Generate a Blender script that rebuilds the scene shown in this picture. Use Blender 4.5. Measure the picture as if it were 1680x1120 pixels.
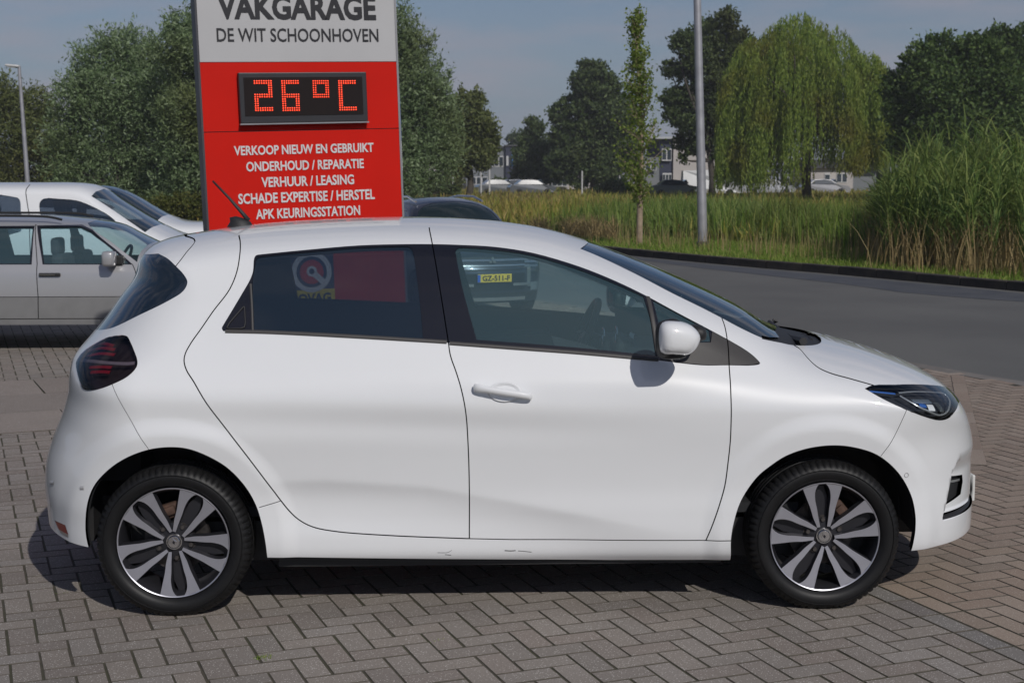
import bpy, bmesh, math, random
import numpy as np
from mathutils import Vector, Matrix, noise as mnoise
from mathutils.geometry import delaunay_2d_cdt
random.seed(7); rng = np.random.default_rng(7)
for o in list(bpy.data.objects): bpy.data.objects.remove(o)
SC = bpy.context.scene
COL = SC.collection

# ------------------------------------------------------------ camera, light, exposure
CF=2333.;CW,CH=1680.,1120.
CC=np.array([1.172,-6.362,1.73]);CYAW,CPIT,CROL=np.radians([-1.72,6.612,-.1])
def cbasis():
    cy,sy=np.cos(CYAW),np.sin(CYAW)
    fw=np.array([-sy*np.cos(CPIT),cy*np.cos(CPIT),-np.sin(CPIT)])
    r=np.array([cy,sy,0.]);u=np.cross(r,fw)
    return np.cos(CROL)*r+np.sin(CROL)*u,-np.sin(CROL)*r+np.cos(CROL)*u,fw
CR,CU,CFW=cbasis()
cam=bpy.data.cameras.new('camera'); camo=bpy.data.objects.new('camera',cam); COL.objects.link(camo)
cam.sensor_width=36; cam.lens=CF/CW*36; cam.clip_start=.05; cam.clip_end=3000
M=Matrix.Identity(4)
for i in range(3): M[i][0]=CR[i];M[i][1]=CU[i];M[i][2]=-CFW[i];M[i][3]=CC[i]
camo.matrix_world=M
cam.dof.use_dof=True; cam.dof.focus_distance=5.9; cam.dof.aperture_fstop=9
SC.camera=camo
SUN=Vector((.55,-1.2,1.0)).normalized()      # direction towards the sun
w=bpy.data.worlds.new('World'); SC.world=w; w.use_nodes=True
nt=w.node_tree; nt.nodes.clear()
def wn(t,**k):
    n=nt.nodes.new(t)
    for a,b in k.items(): setattr(n,a,b)
    return n
wo=wn('ShaderNodeOutputWorld'); wb=wn('ShaderNodeBackground'); sky=wn('ShaderNodeTexSky',sky_type='NISHITA')
sky.sun_disc=False; sky.sun_elevation=math.asin(SUN.z); sky.sun_rotation=math.atan2(SUN.x,SUN.y)
sky.air_density=1.0; sky.dust_density=.8; sky.ozone_density=2.0; sky.altitude=0
SKY_STR=.05
tc=wn('ShaderNodeTexCoord'); mp=wn('ShaderNodeMapping'); mp.inputs['Scale'].default_value=(1,1,4.5); mp.inputs['Location'].default_value=(.55,.0,.35)
nz=wn('ShaderNodeTexNoise'); nz.inputs['Scale'].default_value=4.2; nz.inputs['Detail'].default_value=7; nz.inputs['Roughness'].default_value=.55
cr=wn('ShaderNodeValToRGB'); cr.color_ramp.elements[0].position=.46; cr.color_ramp.elements[1].position=.66
cr.color_ramp.elements[0].color=(0,0,0,1); cr.color_ramp.elements[1].color=(.75,.75,.75,1)
mx=wn('ShaderNodeMix',data_type='RGBA'); mx.inputs[7].default_value=(5.9,5.6,6.5,1)
tint=wn('ShaderNodeMix',data_type='RGBA',blend_type='MULTIPLY'); tint.inputs[0].default_value=1; tint.inputs[7].default_value=(.80,.84,.98,1)
L=nt.links.new
sx=wn('ShaderNodeSeparateXYZ'); ab=wn('ShaderNodeMath',operation='ABSOLUTE'); om=wn('ShaderNodeMath',operation='SUBTRACT'); om.inputs[0].default_value=1; hp=wn('ShaderNodeMath',operation='POWER'); hp.inputs[1].default_value=8.
hz=wn('ShaderNodeMix',data_type='RGBA'); hz.inputs[7].default_value=(4.1,4.95,6.3,1)
L(tc.outputs['Generated'],sx.inputs[0]); L(sx.outputs[2],ab.inputs[0]); L(ab.outputs[0],om.inputs[1]); L(om.outputs[0],hp.inputs[0])
L(tc.outputs['Generated'],mp.inputs['Vector']); L(mp.outputs[0],nz.inputs['Vector']); L(nz.outputs['Fac'],cr.inputs[0])
L(sky.outputs[0],tint.inputs[6]); L(tint.outputs[2],hz.inputs[6]); L(hp.outputs[0],hz.inputs[0]); L(hz.outputs[2],mx.inputs[6]); L(cr.outputs[0],mx.inputs[0]); L(mx.outputs[2],wb.inputs[0]); wb.inputs[1].default_value=SKY_STR; L(wb.outputs[0],wo.inputs[0])
sl=bpy.data.lights.new('sun','SUN'); sl.energy=2.5; sl.angle=math.radians(.55); sl.color=(1.0,.96,.91)
so=bpy.data.objects.new('sun',sl); COL.objects.link(so); so.rotation_euler=SUN.to_track_quat('Z','Y').to_euler(); so.location=(0,0,30)
SC.view_settings.view_transform='Standard'; SC.view_settings.look='None'; SC.view_settings.exposure=.06; SC.view_settings.gamma=1
SC.view_settings.use_curve_mapping=False
SC.render.engine='CYCLES'
try:
    SC.cycles.max_bounces=10; SC.cycles.transparent_max_bounces=24; SC.cycles.glossy_bounces=5; SC.cycles.caustics_reflective=False; SC.cycles.caustics_refractive=False
except Exception: pass

# ------------------------------------------------------------ helpers
def proj(P):
    d=np.asarray(P,float)-CC;z=d@CFW
    return np.stack([CW/2+CF*(d@CR)/z,CH/2-CF*(d@CU)/z],-1)
def rays(px):
    px=np.atleast_2d(px).astype(float)
    d=CFW+np.outer((px[:,0]-CW/2)/CF,CR)+np.outer((CH/2-px[:,1])/CF,CU)
    return d/np.linalg.norm(d,axis=1)[:,None]
def onplane(px,axis,val):
    d=rays(px);t=(val-CC[axis])/d[:,axis];return CC+d*t[:,None]
def gnd(x,y,z=0.):  return Vector(onplane([(x,y)],2,z)[0])
def atY(x,y,Y): return Vector(onplane([(x,y)],1,Y)[0])
def ss(a,b,x):
    t=np.clip((x-a)/(b-a),0,1);return t*t*(3-2*t)
def crom(P,n):
    P=np.asarray(P,float)
    Q=np.vstack([2*P[0]-P[1],P,2*P[-1]-P[-2]]);out=[]
    t=np.linspace(0,1,n,endpoint=False)[:,None]
    for i in range(1,len(Q)-2):
        p0,p1,p2,p3=Q[i-1],Q[i],Q[i+1],Q[i+2]
        a=np.linalg.norm(p1-p0)**.5+1e-6;b=np.linalg.norm(p2-p1)**.5+1e-6;c=np.linalg.norm(p3-p2)**.5+1e-6
        m1=b*((p1-p0)/a-(p2-p0)/(a+b)+(p2-p1)/b); m2=b*((p2-p1)/b-(p3-p1)/(b+c)+(p3-p2)/c)
        out.append((2*t**3-3*t**2+1)*p1+(t**3-2*t**2+t)*m1+(-2*t**3+3*t**2)*p2+(t**3-t**2)*m2)
    out.append(P[-1:]);return np.vstack(out)
def lin(P,step):
    P=np.asarray(P,float);out=[]
    for a,b in zip(P[:-1],P[1:]):
        n=max(1,int(np.linalg.norm(b-a)/step));out.append(a+(b-a)*np.linspace(0,1,n,endpoint=False)[:,None])
    out.append(P[-1:]);return np.vstack(out)
def pspl(xs,ys):
    c=crom(np.c_[xs,ys],24);return lambda x:np.interp(x,c[:,0],c[:,1])
def inpoly(px,pz,P):
    n=len(P);c=np.zeros(np.shape(px),bool);j=n-1
    for i in range(n):
        a,b=P[i],P[j]
        if a[1]!=b[1]:
            m=((a[1]>pz)!=(b[1]>pz));c^=m&(px<(b[0]-a[0])*(pz-a[1])/(b[1]-a[1])+a[0])
        j=i
    return c

MATS={}
def mat(name,col=(.5,.5,.5),rough=.5,metal=0.,coat=0.,spec=.5,emis=None,bump=None,noise=None,alpha=None):
    """Principled material; noise=(scale,amount) colour grain, bump=(scale,strength)"""
    if name in MATS: return MATS[name]
    m=bpy.data.materials.new(name); m.use_nodes=True; n=m.node_tree; b=n.nodes['Principled BSDF']
    b.inputs['Base Color'].default_value=(*col,1); b.inputs['Roughness'].default_value=rough; b.inputs['Metallic'].default_value=metal
    b.inputs['Coat Weight'].default_value=coat; b.inputs['Coat Roughness'].default_value=.03; b.inputs['Specular IOR Level'].default_value=spec
    if emis: b.inputs['Emission Color'].default_value=(*emis[0],1); b.inputs['Emission Strength'].default_value=emis[1]
    t=n.nodes.new('ShaderNodeTexCoord')
    if noise is None: noise=(8,.05)
    z=n.nodes.new('ShaderNodeTexNoise'); z.inputs['Scale'].default_value=noise[0]; z.inputs['Detail'].default_value=6
    n.links.new(t.outputs['Object'],z.inputs['Vector'])
    r=n.nodes.new('ShaderNodeMapRange'); r.inputs['To Min'].default_value=1-noise[1]*2; r.inputs['To Max'].default_value=1+noise[1]*2
    r.inputs['From Min'].default_value=.2; r.inputs['From Max'].default_value=.8
    n.links.new(z.outputs['Fac'],r.inputs[0])
    mm=n.nodes.new('ShaderNodeMix'); mm.data_type='RGBA'; mm.blend_type='MULTIPLY'; mm.inputs[0].default_value=1; mm.inputs[6].default_value=(*col,1)
    n.links.new(r.outputs[0],mm.inputs[7]); n.links.new(mm.outputs[2],b.inputs['Base Color'])
    if bump:
        z2=n.nodes.new('ShaderNodeTexNoise'); z2.inputs['Scale'].default_value=bump[0]; z2.inputs['Detail'].default_value=4
        n.links.new(t.outputs['Object'],z2.inputs['Vector'])
        bp=n.nodes.new('ShaderNodeBump'); bp.inputs['Strength'].default_value=bump[1]; bp.inputs['Distance'].default_value=.002
        n.links.new(z2.outputs['Fac'],bp.inputs['Height']); n.links.new(bp.outputs[0],b.inputs['Normal'])
    MATS[name]=m; return m
def glassmat(name,tintc,ior=1.5,rough=0.,body=None):
    """thin pane: tinted transparency under a fresnel reflection"""
    if name in MATS: return MATS[name]
    m=bpy.data.materials.new(name); m.use_nodes=True; n=m.node_tree; n.nodes.clear()
    o=n.nodes.new('ShaderNodeOutputMaterial'); tr=n.nodes.new('ShaderNodeBsdfTransparent'); tr.inputs[0].default_value=(*tintc,1)
    gl=n.nodes.new('ShaderNodeBsdfGlossy'); gl.inputs['Roughness'].default_value=rough; gl.inputs['Color'].default_value=(.92,.97,1,1)
    fr=n.nodes.new('ShaderNodeFresnel'); fr.inputs[0].default_value=ior
    ma=n.nodes.new('ShaderNodeMath'); ma.operation='MULTIPLY_ADD'; ma.inputs[1].default_value=1.5; ma.inputs[2].default_value=.0
    geo=n.nodes.new('ShaderNodeNewGeometry')
    mxs=n.nodes.new('ShaderNodeMixShader')
    src=tr.outputs[0]
    if body:
        df=n.nodes.new('ShaderNodeBsdfDiffuse'); df.inputs[0].default_value=(*body[0],1)  # diffuse share paints a haze of reflected sky into the pane
        m2=n.nodes.new('ShaderNodeMixShader'); m2.inputs[0].default_value=body[1]
        n.links.new(tr.outputs[0],m2.inputs[1]); n.links.new(df.outputs[0],m2.inputs[2]); src=m2.outputs[0]
    n.links.new(fr.outputs[0],ma.inputs[0]); n.links.new(ma.outputs[0],mxs.inputs[0]); n.links.new(src,mxs.inputs[1]); n.links.new(gl.outputs[0],mxs.inputs[2]); n.links.new(mxs.outputs[0],o.inputs[0])
    MATS[name]=m; return m

def tag(o,label=None,cat=None,group=None,kind=None):
    if label: o['label']=label
    if cat: o['category']=cat
    if group: o['group']=group
    if kind: o['kind']=kind
    return o
def empty(name,loc=(0,0,0),rz=0,parent=None):
    o=bpy.data.objects.new(name,None); COL.objects.link(o); o.location=loc; o.rotation_euler=(0,0,rz); o.empty_display_size=.1
    if parent: o.parent=parent
    return o
def link(name,me,parent=None,m=None,loc=None,rot=None):
    o=bpy.data.objects.new(name,me); COL.objects.link(o)
    if parent: o.parent=parent
    if m is not None and not me.materials:
        for q in (m if isinstance(m,(list,tuple)) else [m]): me.materials.append(q)
    if loc is not None: o.location=loc
    if rot is not None: o.rotation_euler=rot
    return o
def npmesh(name,V,F,smooth=False,mi=None):
    """V (n,3); F (m,k) all same size"""
    V=np.asarray(V,np.float32);F=np.asarray(F,np.int32);me=bpy.data.meshes.new(name)
    me.vertices.add(len(V));me.vertices.foreach_set('co',V.ravel())
    k=F.shape[1];me.loops.add(F.size);me.loops.foreach_set('vertex_index',F.ravel())
    me.polygons.add(len(F));me.polygons.foreach_set('loop_start',np.arange(0,F.size,k,dtype=np.int32));me.polygons.foreach_set('loop_total',np.full(len(F),k,np.int32))
    me.polygons.foreach_set('use_smooth',np.full(len(F),bool(smooth)))
    if mi is not None: me.polygons.foreach_set('material_index',np.asarray(mi,np.int32))
    me.update(calc_edges=True);return me
class MB:
    """small mesh builder"""
    def __init__(s): s.v=[];s.f=[];s.mi=[]
    def add(s,V,F,mi=0):
        b=len(s.v);s.v+= [tuple(v) for v in V];s.f+=[tuple(i+b for i in f) for f in F];s.mi+=[mi]*len(F)
    def box(s,c,d,mi=0,rot=None,bev=0):
        x,y,z=[a/2 for a in d];b=min(bev,x*.9,y*.9,z*.9)
        if b<=0:
            V=[Vector((i*x,j*y,k*z)) for i in(-1,1) for j in(-1,1) for k in(-1,1)]
            F=[(0,1,3,2),(4,6,7,5),(0,4,5,1),(2,3,7,6),(0,2,6,4),(1,5,7,3)]
        else:
            bm=bmesh.new(); bmesh.ops.create_cube(bm,size=1)
            for v in bm.verts: v.co=Vector((v.co.x*2*x,v.co.y*2*y,v.co.z*2*z))
            bmesh.ops.bevel(bm,geom=bm.edges[:],offset=b,segments=2,affect='EDGES',profile=.5)
            bm.verts.index_update();V=[v.co.copy() for v in bm.verts];F=[tuple(v.index for v in f.verts) for f in bm.faces];bm.free()
        if rot is not None: V=[rot@v for v in V]
        s.add([Vector(c)+v for v in V],F,mi)
    def tube(s,P,r,n=8,mi=0,cap=True):
        P=[Vector(p) for p in P];rr=r if isinstance(r,(list,tuple)) else [r]*len(P);V=[];F=[]
        up=Vector((.13,.31,.94)).normalized()
        for i,p in enumerate(P):
            t=(P[min(i+1,len(P)-1)]-P[max(i-1,0)]).normalized();a=t.cross(up)
            if a.length<.05:a=t.cross(Vector((1,0,0)))
            a.normalize();b=t.cross(a)
            for k in range(n):
                q=2*math.pi*k/n;V.append(p+(a*math.cos(q)+b*math.sin(q))*rr[i])
        for i in range(len(P)-1):
            for k in range(n): F.append((i*n+k,i*n+(k+1)%n,(i+1)*n+(k+1)%n,(i+1)*n+k))
        if cap: F.append(tuple(range(n)));F.append(tuple((len(P)-1)*n+k for k in range(n))[::-1])
        s.add(V,F,mi)
    def lathe(s,prof,n=32,axis='y',c=(0,0,0),mi=0,closed=False,ang=(0,2*math.pi),rfun=None):
        """prof list of (radius, along-axis)"""
        V=[];F=[];m=len(prof);full=abs(ang[1]-ang[0]-2*math.pi)<1e-6;N=n if full else n+1
        for k in range(N):
            q=ang[0]+(ang[1]-ang[0])*k/n
            for j,(r,a) in enumerate(prof):
                if rfun: r,a=rfun(j,k,r,a)
                u,w=r*math.cos(q),r*math.sin(q)
                V.append({'y':(u,a,w),'z':(u,w,a),'x':(a,u,w)}[axis])
        for k in range(n):
            k2=(k+1)%N
            for j in range(m-1 if not closed else m):
                j2=(j+1)%m;F.append((k*m+j,k*m+j2,k2*m+j2,k2*m+j))
        s.add([Vector(c)+Vector(v) for v in V],F,mi)
    def prism(s,poly,a,b,axis='y',mi=0):
        """poly in the two other axes (x,z for y)"""
        n=len(poly);f={'y':lambda p,h:(p[0],h,p[1]),'z':lambda p,h:(p[0],p[1],h),'x':lambda p,h:(h,p[0],p[1])}[axis]
        V=[f(p,a) for p in poly]+[f(p,b) for p in poly];F=[tuple(range(n)),tuple(range(2*n-1,n-1,-1))]+[(i,i+n,(i+1)%n+n,(i+1)%n) for i in range(n)]
        s.add(V,F,mi)
    def mesh(s,name='mesh',smooth=False,auto=None):
        me=bpy.data.meshes.new(name);me.from_pydata([tuple(v) for v in s.v],[],s.f);me.update()
        bm=bmesh.new();bm.from_mesh(me);bmesh.ops.recalc_face_normals(bm,faces=bm.faces[:]);bm.to_mesh(me);bm.free()
        me.polygons.foreach_set('material_index',s.mi)
        if smooth or auto: me.polygons.foreach_set('use_smooth',[True]*len(me.polygons))
        if auto:
            try: me.set_sharp_from_angle(angle=math.radians(auto))
            except Exception: pass
        me.update();return me
    def obj(s,name,m,parent=None,smooth=False,auto=None,loc=None,rot=None): return link(name,s.mesh(name,smooth,auto),parent,m,loc,rot)
def copy_tree(o,parent=None):
    c=o.copy();COL.objects.link(c)
    if parent: c.parent=parent
    for ch in [q for q in list(bpy.data.objects) if q.parent==o and q!=c]: copy_tree(ch,c)
    return c
def text(name,s,size,m,parent=None,M4=None,bold=0.,width=None,align='CENTER',extr=.001):
    cu=bpy.data.curves.new(name,'FONT');cu.body=s;cu.size=size;cu.align_x=align;cu.align_y='BOTTOM_BASELINE' if hasattr(cu,'x') else 'BOTTOM_BASELINE'
    cu.offset=bold;cu.extrude=extr;cu.resolution_u=3
    o=bpy.data.objects.new(name,cu);COL.objects.link(o)
    dg=bpy.context.evaluated_depsgraph_get();me=bpy.data.meshes.new_from_object(o.evaluated_get(dg));bpy.data.objects.remove(o)
    if width:
        xs=[v.co.x for v in me.vertices];k=width/(max(xs)-min(xs));mid=(max(xs)+min(xs))/2
        for v in me.vertices:v.co.x=(v.co.x-mid)*k
    me.materials.clear();me.materials.append(m)
    o=link(name,me,parent)
    if M4 is not None:o.matrix_basis=M4
    return o

# ------------------------------------------------------------ car body as one smooth surface y = Y(x, z), cut into panels
class Body:
    """right/left symmetric skin: |y| = G(x,z) * (1-T)^(1/2.15), T built from distances to the centreline profile"""
    def __init__(s,FR,TP,RE,G,ox=0,oy=0,pw=(2.0,2.3,2.1),cen=(1.3,.75),sc=1.):
        s.G=G;s.pw=pw;s.o=np.array([ox,oy,0.]);s.cen=np.array(cen);s.FR,s.TP,s.RE=[np.array(a,float) for a in(FR,TP,RE)];s.build()
    def build(s):
        def tab(u,v,r):
            o=np.argsort(u);c=crom(np.c_[u[o],v[o],r[o]],16);U=np.linspace(u.min(),u.max(),400);V=np.interp(U,c[:,0],c[:,1]);R=np.interp(U,c[:,0],c[:,2])
            dU=U[1]-U[0];V=np.r_[V[0]-(V[1]-V[0])*np.arange(200,0,-1),V,V[-1]+(V[-1]-V[-2])*np.arange(1,201)];U=np.r_[U[0]-dU*np.arange(200,0,-1),U,U[-1]+dU*np.arange(1,201)];R=np.r_[np.full(200,R[0]),R,np.full(200,R[-1])]
            k=np.hanning(17);k/=k.sum();V2=np.convolve(np.pad(V,8,'edge'),k,'valid');V2[:8]=V[:8];V2[-8:]=V[-8:];V=V2
            g=np.gradient(V,U);k=np.hanning(61);k/=k.sum();g=np.convolve(np.pad(g,30,'edge'),k,'valid');return U,V,1/np.sqrt(1+g*g),R
        s.tt=tab(s.TP[:,0],s.TP[:,1],s.TP[:,2]);s.tr=tab(s.RE[:,1],s.RE[:,0],s.RE[:,2]);s.tf=tab(s.FR[:,1],s.FR[:,0],s.FR[:,2])
        a=np.linspace(0,2*np.pi,900,endpoint=False);lo=np.zeros(900);hi=np.full(900,6.)
        for i in range(28):
            m=(lo+hi)/2;X=s.cen[0]+m*np.cos(a);Z=s.cen[1]+m*np.sin(a);o=(s.T(X,Z)>=1)|(Z<0.0);hi=np.where(o,m,hi);lo=np.where(o,lo,m)
        s.poly=np.c_[s.cen[0]+lo*np.cos(a),s.cen[1]+lo*np.sin(a)]
    def T(s,x,z):
        U,V,c,R=s.tt;dt=(np.interp(x,U,V)-z)*np.interp(x,U,c)/np.interp(x,U,R)
        U,V,c,R=s.tr;dr=(x-np.interp(z,U,V))*np.interp(z,U,c)/np.interp(z,U,R)
        U,V,c,R=s.tf;df=(np.interp(z,U,V)-x)*np.interp(z,U,c)/np.interp(z,U,R)
        t=0
        for d,p in zip((df,dt,dr),s.pw): t=t+(np.maximum(1-d,0)**p)**2.2
        return t**(1/2.2)
    def Y(s,x,z):
        x=np.asarray(x,float).ravel();z=np.asarray(z,float).ravel()
        return s.G(x,z)*np.clip(1-s.T(x,z),0,1)**(1/2.15)
    def Fimp(s,x,y,z): return (np.abs(y)/s.G(x,z))**2.15+s.T(x,z)-1
    def N(s,x,y,z):
        e=.003
        gx=s.Fimp(x+e,y,z)-s.Fimp(x-e,y,z);gz=s.Fimp(x,y,z+e)-s.Fimp(x,y,z-e)
        ya=np.maximum(np.abs(y),1e-4);gy=np.sign(y+1e-9)*2.15*ya**1.15/s.G(x,z)**2.15*2*e
        n=np.stack([gx,gy,gz],1);return n/(np.linalg.norm(n,axis=1)[:,None]+1e-12)
    def hit(s,px):
        """photo pixels -> (x,z) on the near side of the surface (local)"""
        px=np.atleast_2d(px);d=rays(px);out=[]
        for k in range(len(px)):
            o=CC-s.o;t0=(-1.0-o[1])/d[k,1];t1=(.9-o[1])/d[k,1];t=np.linspace(t0,t1,380);P=o+d[k]*t[:,None]
            ins=inpoly(P[:,0],P[:,2],s.poly);y=np.where(ins,s.Y(P[:,0],P[:,2]),0);g=(P[:,1]+y);g[~ins]=-1
            i=np.where((g[:-1]<0)&(g[1:]>=0)&ins[1:])[0]
            if len(i):
                i=i[0];a=g[i] if ins[i] else -1e-3;u=-a/(g[i+1]-a+1e-12);q=P[i]+(P[i+1]-P[i])*np.clip(u,0,1) if ins[i] else P[i+1]
            else:
                q=o+d[k]*((-.35-o[1])/d[k,1])
            out.append((q[0],q[2]))
        return np.array(out)
    def cv(s,px,n=6,straight=False):
        """photo pixel curve -> dense (x,z) curve"""
        P=s.hit(px);return lin(P,.02) if straight else crom(P,n)
    def ylift(s,x,z,lift=0.):
        y=s.Y([x],[z])[0];n=s.N(np.array([x]),np.array([-y]),np.array([z]))[0]
        return Vector((x,-y,z))+Vector(n)*lift,Vector(n)
def strip(C,wd):
    """closed polygon around curve C of width wd"""
    C=np.asarray(C);t=np.gradient(C,axis=0);t/=np.linalg.norm(t,axis=1)[:,None]+1e-9;n=np.c_[-t[:,1],t[:,0]]*wd/2
    return np.vstack([C+n,(C-n)[::-1]])
def cut_panels(B,regions,grid=.02,rows=True,bottom=.1):
    """regions: ordered list (name, polygon) ; returns V2 (n,2), tris (m,3), label per tri (index or -1)"""
    pts=[];edges=[]
    def addc(P,closed=True):
        b=len(pts);pts.extend([tuple(p) for p in P]);n=len(P)
        for i in range(n-1 if not closed else n): edges.append((b+i,b+(i+1)%n))
    for nm,P in regions:
        Q=lin(np.vstack([P,P[:1]]),grid)[:-1];Q=Q[(Q[:,0]>B.poly[:,0].min()-.3)&(Q[:,0]<B.poly[:,0].max()+.3)|True];addc(Q)
    cons=np.array(pts)
    nb=len(pts);addc(B.poly)
    allc=np.array(pts)
    x0,z0=B.poly.min(0);x1,z1=B.poly.max(0)
    gx,gz=np.meshgrid(np.arange(x0,x1,grid),np.arange(max(z0,bottom),z1,grid*.8));g=np.c_[gx.ravel(),gz.ravel()]
    g[::2]+=0;g=g[inpoly(g[:,0],g[:,1],B.poly)]
    ex=[g]
    c=np.vstack([B.poly,B.poly[:1]]);t=np.gradient(c,axis=0);t[0]=t[-1]=t[1];t/=np.linalg.norm(t,axis=1)[:,None]+1e-9;n=np.c_[-t[:,1],t[:,0]]
    for d in (.0006,.0025,.006,.012,.020,.031,.044):
        q=c+n*d;ex.append(q[inpoly(q[:,0],q[:,1],B.poly)])
    g=np.vstack(ex)
    # drop points crowding the constraint curves
    keep=np.ones(len(g),bool)
    key=set((int(a/.007),int(b/.007)) for a,b in cons)
    for i,(a,b) in enumerate(g):
        if (int(a/.007),int(b/.007)) in key: keep[i]=False
    g=g[keep]
    allp=[Vector(p) for p in pts]+[Vector(p) for p in g]
    r=delaunay_2d_cdt(allp,edges,[],0,1e-5,False)
    V=np.array([tuple(v) for v in r[0]]);T=np.array([t for t in r[2] if len(t)==3])
    c=V[T].mean(1);lab=np.full(len(T),-1);ins=inpoly(c[:,0],c[:,1],B.poly)
    for i in range(len(regions)-1,-1,-1):
        lab[inpoly(c[:,0],c[:,1],regions[i][1])]=i
    lab[~ins]=-2
    return V,T,lab
def panel_mesh(B,V,T,sides=(-1,),lift=0.,rim=.012,name='panel',normals=True,cache={}):
    """mesh from 2-D triangles on the surface; rim = depth of the turned-in edge"""
    ids=np.unique(T);mp_=-np.ones(len(V),int);mp_[ids]=np.arange(len(ids));t=mp_[T];v=V[ids]
    y=B.Y(v[:,0],v[:,1])
    onb=y<.012
    VV=[];FF=[];NN=[];b=0
    e=np.sort(np.vstack([t[:,[0,1]],t[:,[1,2]],t[:,[2,0]]]),1);u,c=np.unique(e,axis=0,return_counts=True);bd=u[c==1]
    bd=bd[~(onb[bd[:,0]]&onb[bd[:,1]])]
    for sd in sides:
        P=np.c_[v[:,0],y*sd,v[:,1]];n=B.N(P[:,0],np.where(y<1e-3,sd*1e-3,P[:,1]),P[:,2])
        if len(sides)==2: 
            n[onb,1]=0;n/=np.linalg.norm(n,axis=1)[:,None]+1e-9
            P[onb,1]=0
        P=P+n*lift
        # orient faces to follow n
        a=P[t];fn=np.cross(a[:,1]-a[:,0],a[:,2]-a[:,0]);fl=(fn*n[t].sum(1)).sum(1)<0;tt=t.copy();tt[fl]=tt[fl][:,::-1]
        VV.append(P);NN.append(n);FF.append(tt+b);b+=len(P)
        if rim and len(bd):
            cen=P.mean(0);i,j=bd[:,0],bd[:,1];Pi,Pj=P[i],P[j];ni=n[i]
            q=np.vstack([Pi,Pj,Pj-n[j]*rim,Pi-n[i]*rim]);k=len(bd)
            d=Pj-Pi;w_=np.cross(d,ni);w_/=np.linalg.norm(w_,axis=1)[:,None]+1e-12
            VV.append(q);NN.append(np.vstack([w_]*4));f=np.arange(k);FF.append(np.c_[f,f+k,f+2*k]+b);FF.append(np.c_[f,f+2*k,f+3*k]+b);b+=4*k
    VV=np.vstack(VV);FF=np.vstack(FF);NN=np.vstack(NN)
    me=npmesh(name,VV,FF,True)
    if normals: me.normals_split_custom_set_from_vertices([tuple(x) for x in NN])
    return me
# ------------------------------------------------------------ the white hatchback
_gz=pspl([.0,.10,.155,.195,.235,.30,.40,.50,.62,.74,.84,.92,.98,1.10,1.25,1.40,1.55,1.8],
         [.68,.73,.768,.808,.840,.853,.852,.846,.851,.862,.864,.852,.826,.765,.687,.600,.51,.36])
def G_hatch(x,z):
    g=_gz(z)
    g=g+.022*np.exp(-((x+.02)/.62)**2-((z-.72)/.22)**2)
    g=g+.010*np.exp(-((x-2.62)/.45)**2-((z-.70)/.20)**2)
    g=g-.075*ss(.9,-.7,x)*ss(.9,1.25,z)-.02*ss(1.5,2.6,x)*ss(.9,1.2,z)
    g=g-.10*ss(.80,1.08,z)*ss(1.8,2.6,x)
    zc=.865-.045*(x+.2)*.9
    f=ss(-.6,-.3,x)*ss(2.4,1.0,x)
    g=g+f*(.006*np.exp(-((z-zc-.03)/.055)**2)-.0055*np.exp(-((z-zc+.06)/.055)**2))
    xe=np.interp(z,[.346,.374,.495,.53,.567],[3.094,3.104,3.137,3.150,3.180])
    g=g-.075*ss(xe-.002,xe+.022,x)*ss(.338,.358,z)*ss(.60,.50,z)
    v=np.interp(x,[.2,.6,1.0,1.31,1.78,2.2],[.535,.543,.512,.456,.362,.28])-z
    f=ss(.25,.55,x)*ss(2.15,1.5,x)
    v=.5*(v+np.sqrt(v*v+.012**2));g=g-f*.021*np.where(v<.12,1-(1-v/.12)**2,ss(.34,.12,v))
    for cx in(0.,2.588):
        r=np.hypot(x-cx,z-.31);g=g+.014*ss(.50,.42,r)*ss(.05,.3,z)
    return g
FRZ=[[3.368,.0,.5],[3.386,.1,.55],[3.398,.2,.58],[3.401,.309,.6],[3.405,.42,.62],[3.403,.551,.62],[3.388,.681,.6],[3.372,.782,.52],[3.355,.88,.45]]
TPZ=[[3.337,.788,.26],[3.247,.853,.23],[3.106,.917,.2],[2.881,.988,.18],[2.658,1.037,.17],[2.51,1.079,.17],[2.364,1.167,.2],[2.138,1.274,.22],[1.882,1.382,.22],[1.621,1.471,.2],[1.491,1.504,.17],[1.25,1.537,.155],[.952,1.552,.15],[.611,1.546,.15],[.227,1.522,.15],[-.047,1.485,.15],[-.199,1.458,.15],[-.28,1.421,.14]]
REZ=[[-.262,1.42,.3],[-.285,1.307,.32],[-.349,1.221,.34],[-.408,1.138,.36],[-.473,1.059,.38],[-.532,.983,.4],[-.548,.911,.42],[-.558,.839,.44],[-.588,.748,.46],[-.632,.648,.48],[-.666,.548,.5],[-.676,.448,.5],[-.669,.349,.5],[-.661,.249,.48],[-.653,.12,.45],[-.643,.0,.4]]
BZ=Body(FRZ,TPZ,REZ,G_hatch)
WHITE=mat('white_car_paint',(.755,.765,.775),rough=.38,coat=1,spec=.3,noise=(3,.006))
GBLK=mat('gloss_black_trim',(.012,.012,.016),rough=.12,coat=.6)
MBLK=mat('matt_black_plastic',(.018,.018,.019),rough=.55,bump=(900,.2))
GRYP=mat('grained_grey_plastic',(.055,.052,.05),rough=.5,bump=(900,.25))
RUB=mat('tyre_rubber',(.009,.009,.0095),rough=.5,noise=(14,.15),bump=(300,.15),spec=.3)
ALU=mat('machined_alloy',(.50,.50,.55),rough=.38,metal=.75,noise=(20,.03))
DALU=mat('dark_alloy_paint',(.040,.040,.047),rough=.3,metal=.5)
STEEL=mat('brake_steel',(.10,.09,.085),rough=.45,metal=.8,noise=(30,.3))
RUST=mat('rusty_caliper',(.07,.038,.026),rough=.8,noise=(30,.3))
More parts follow.
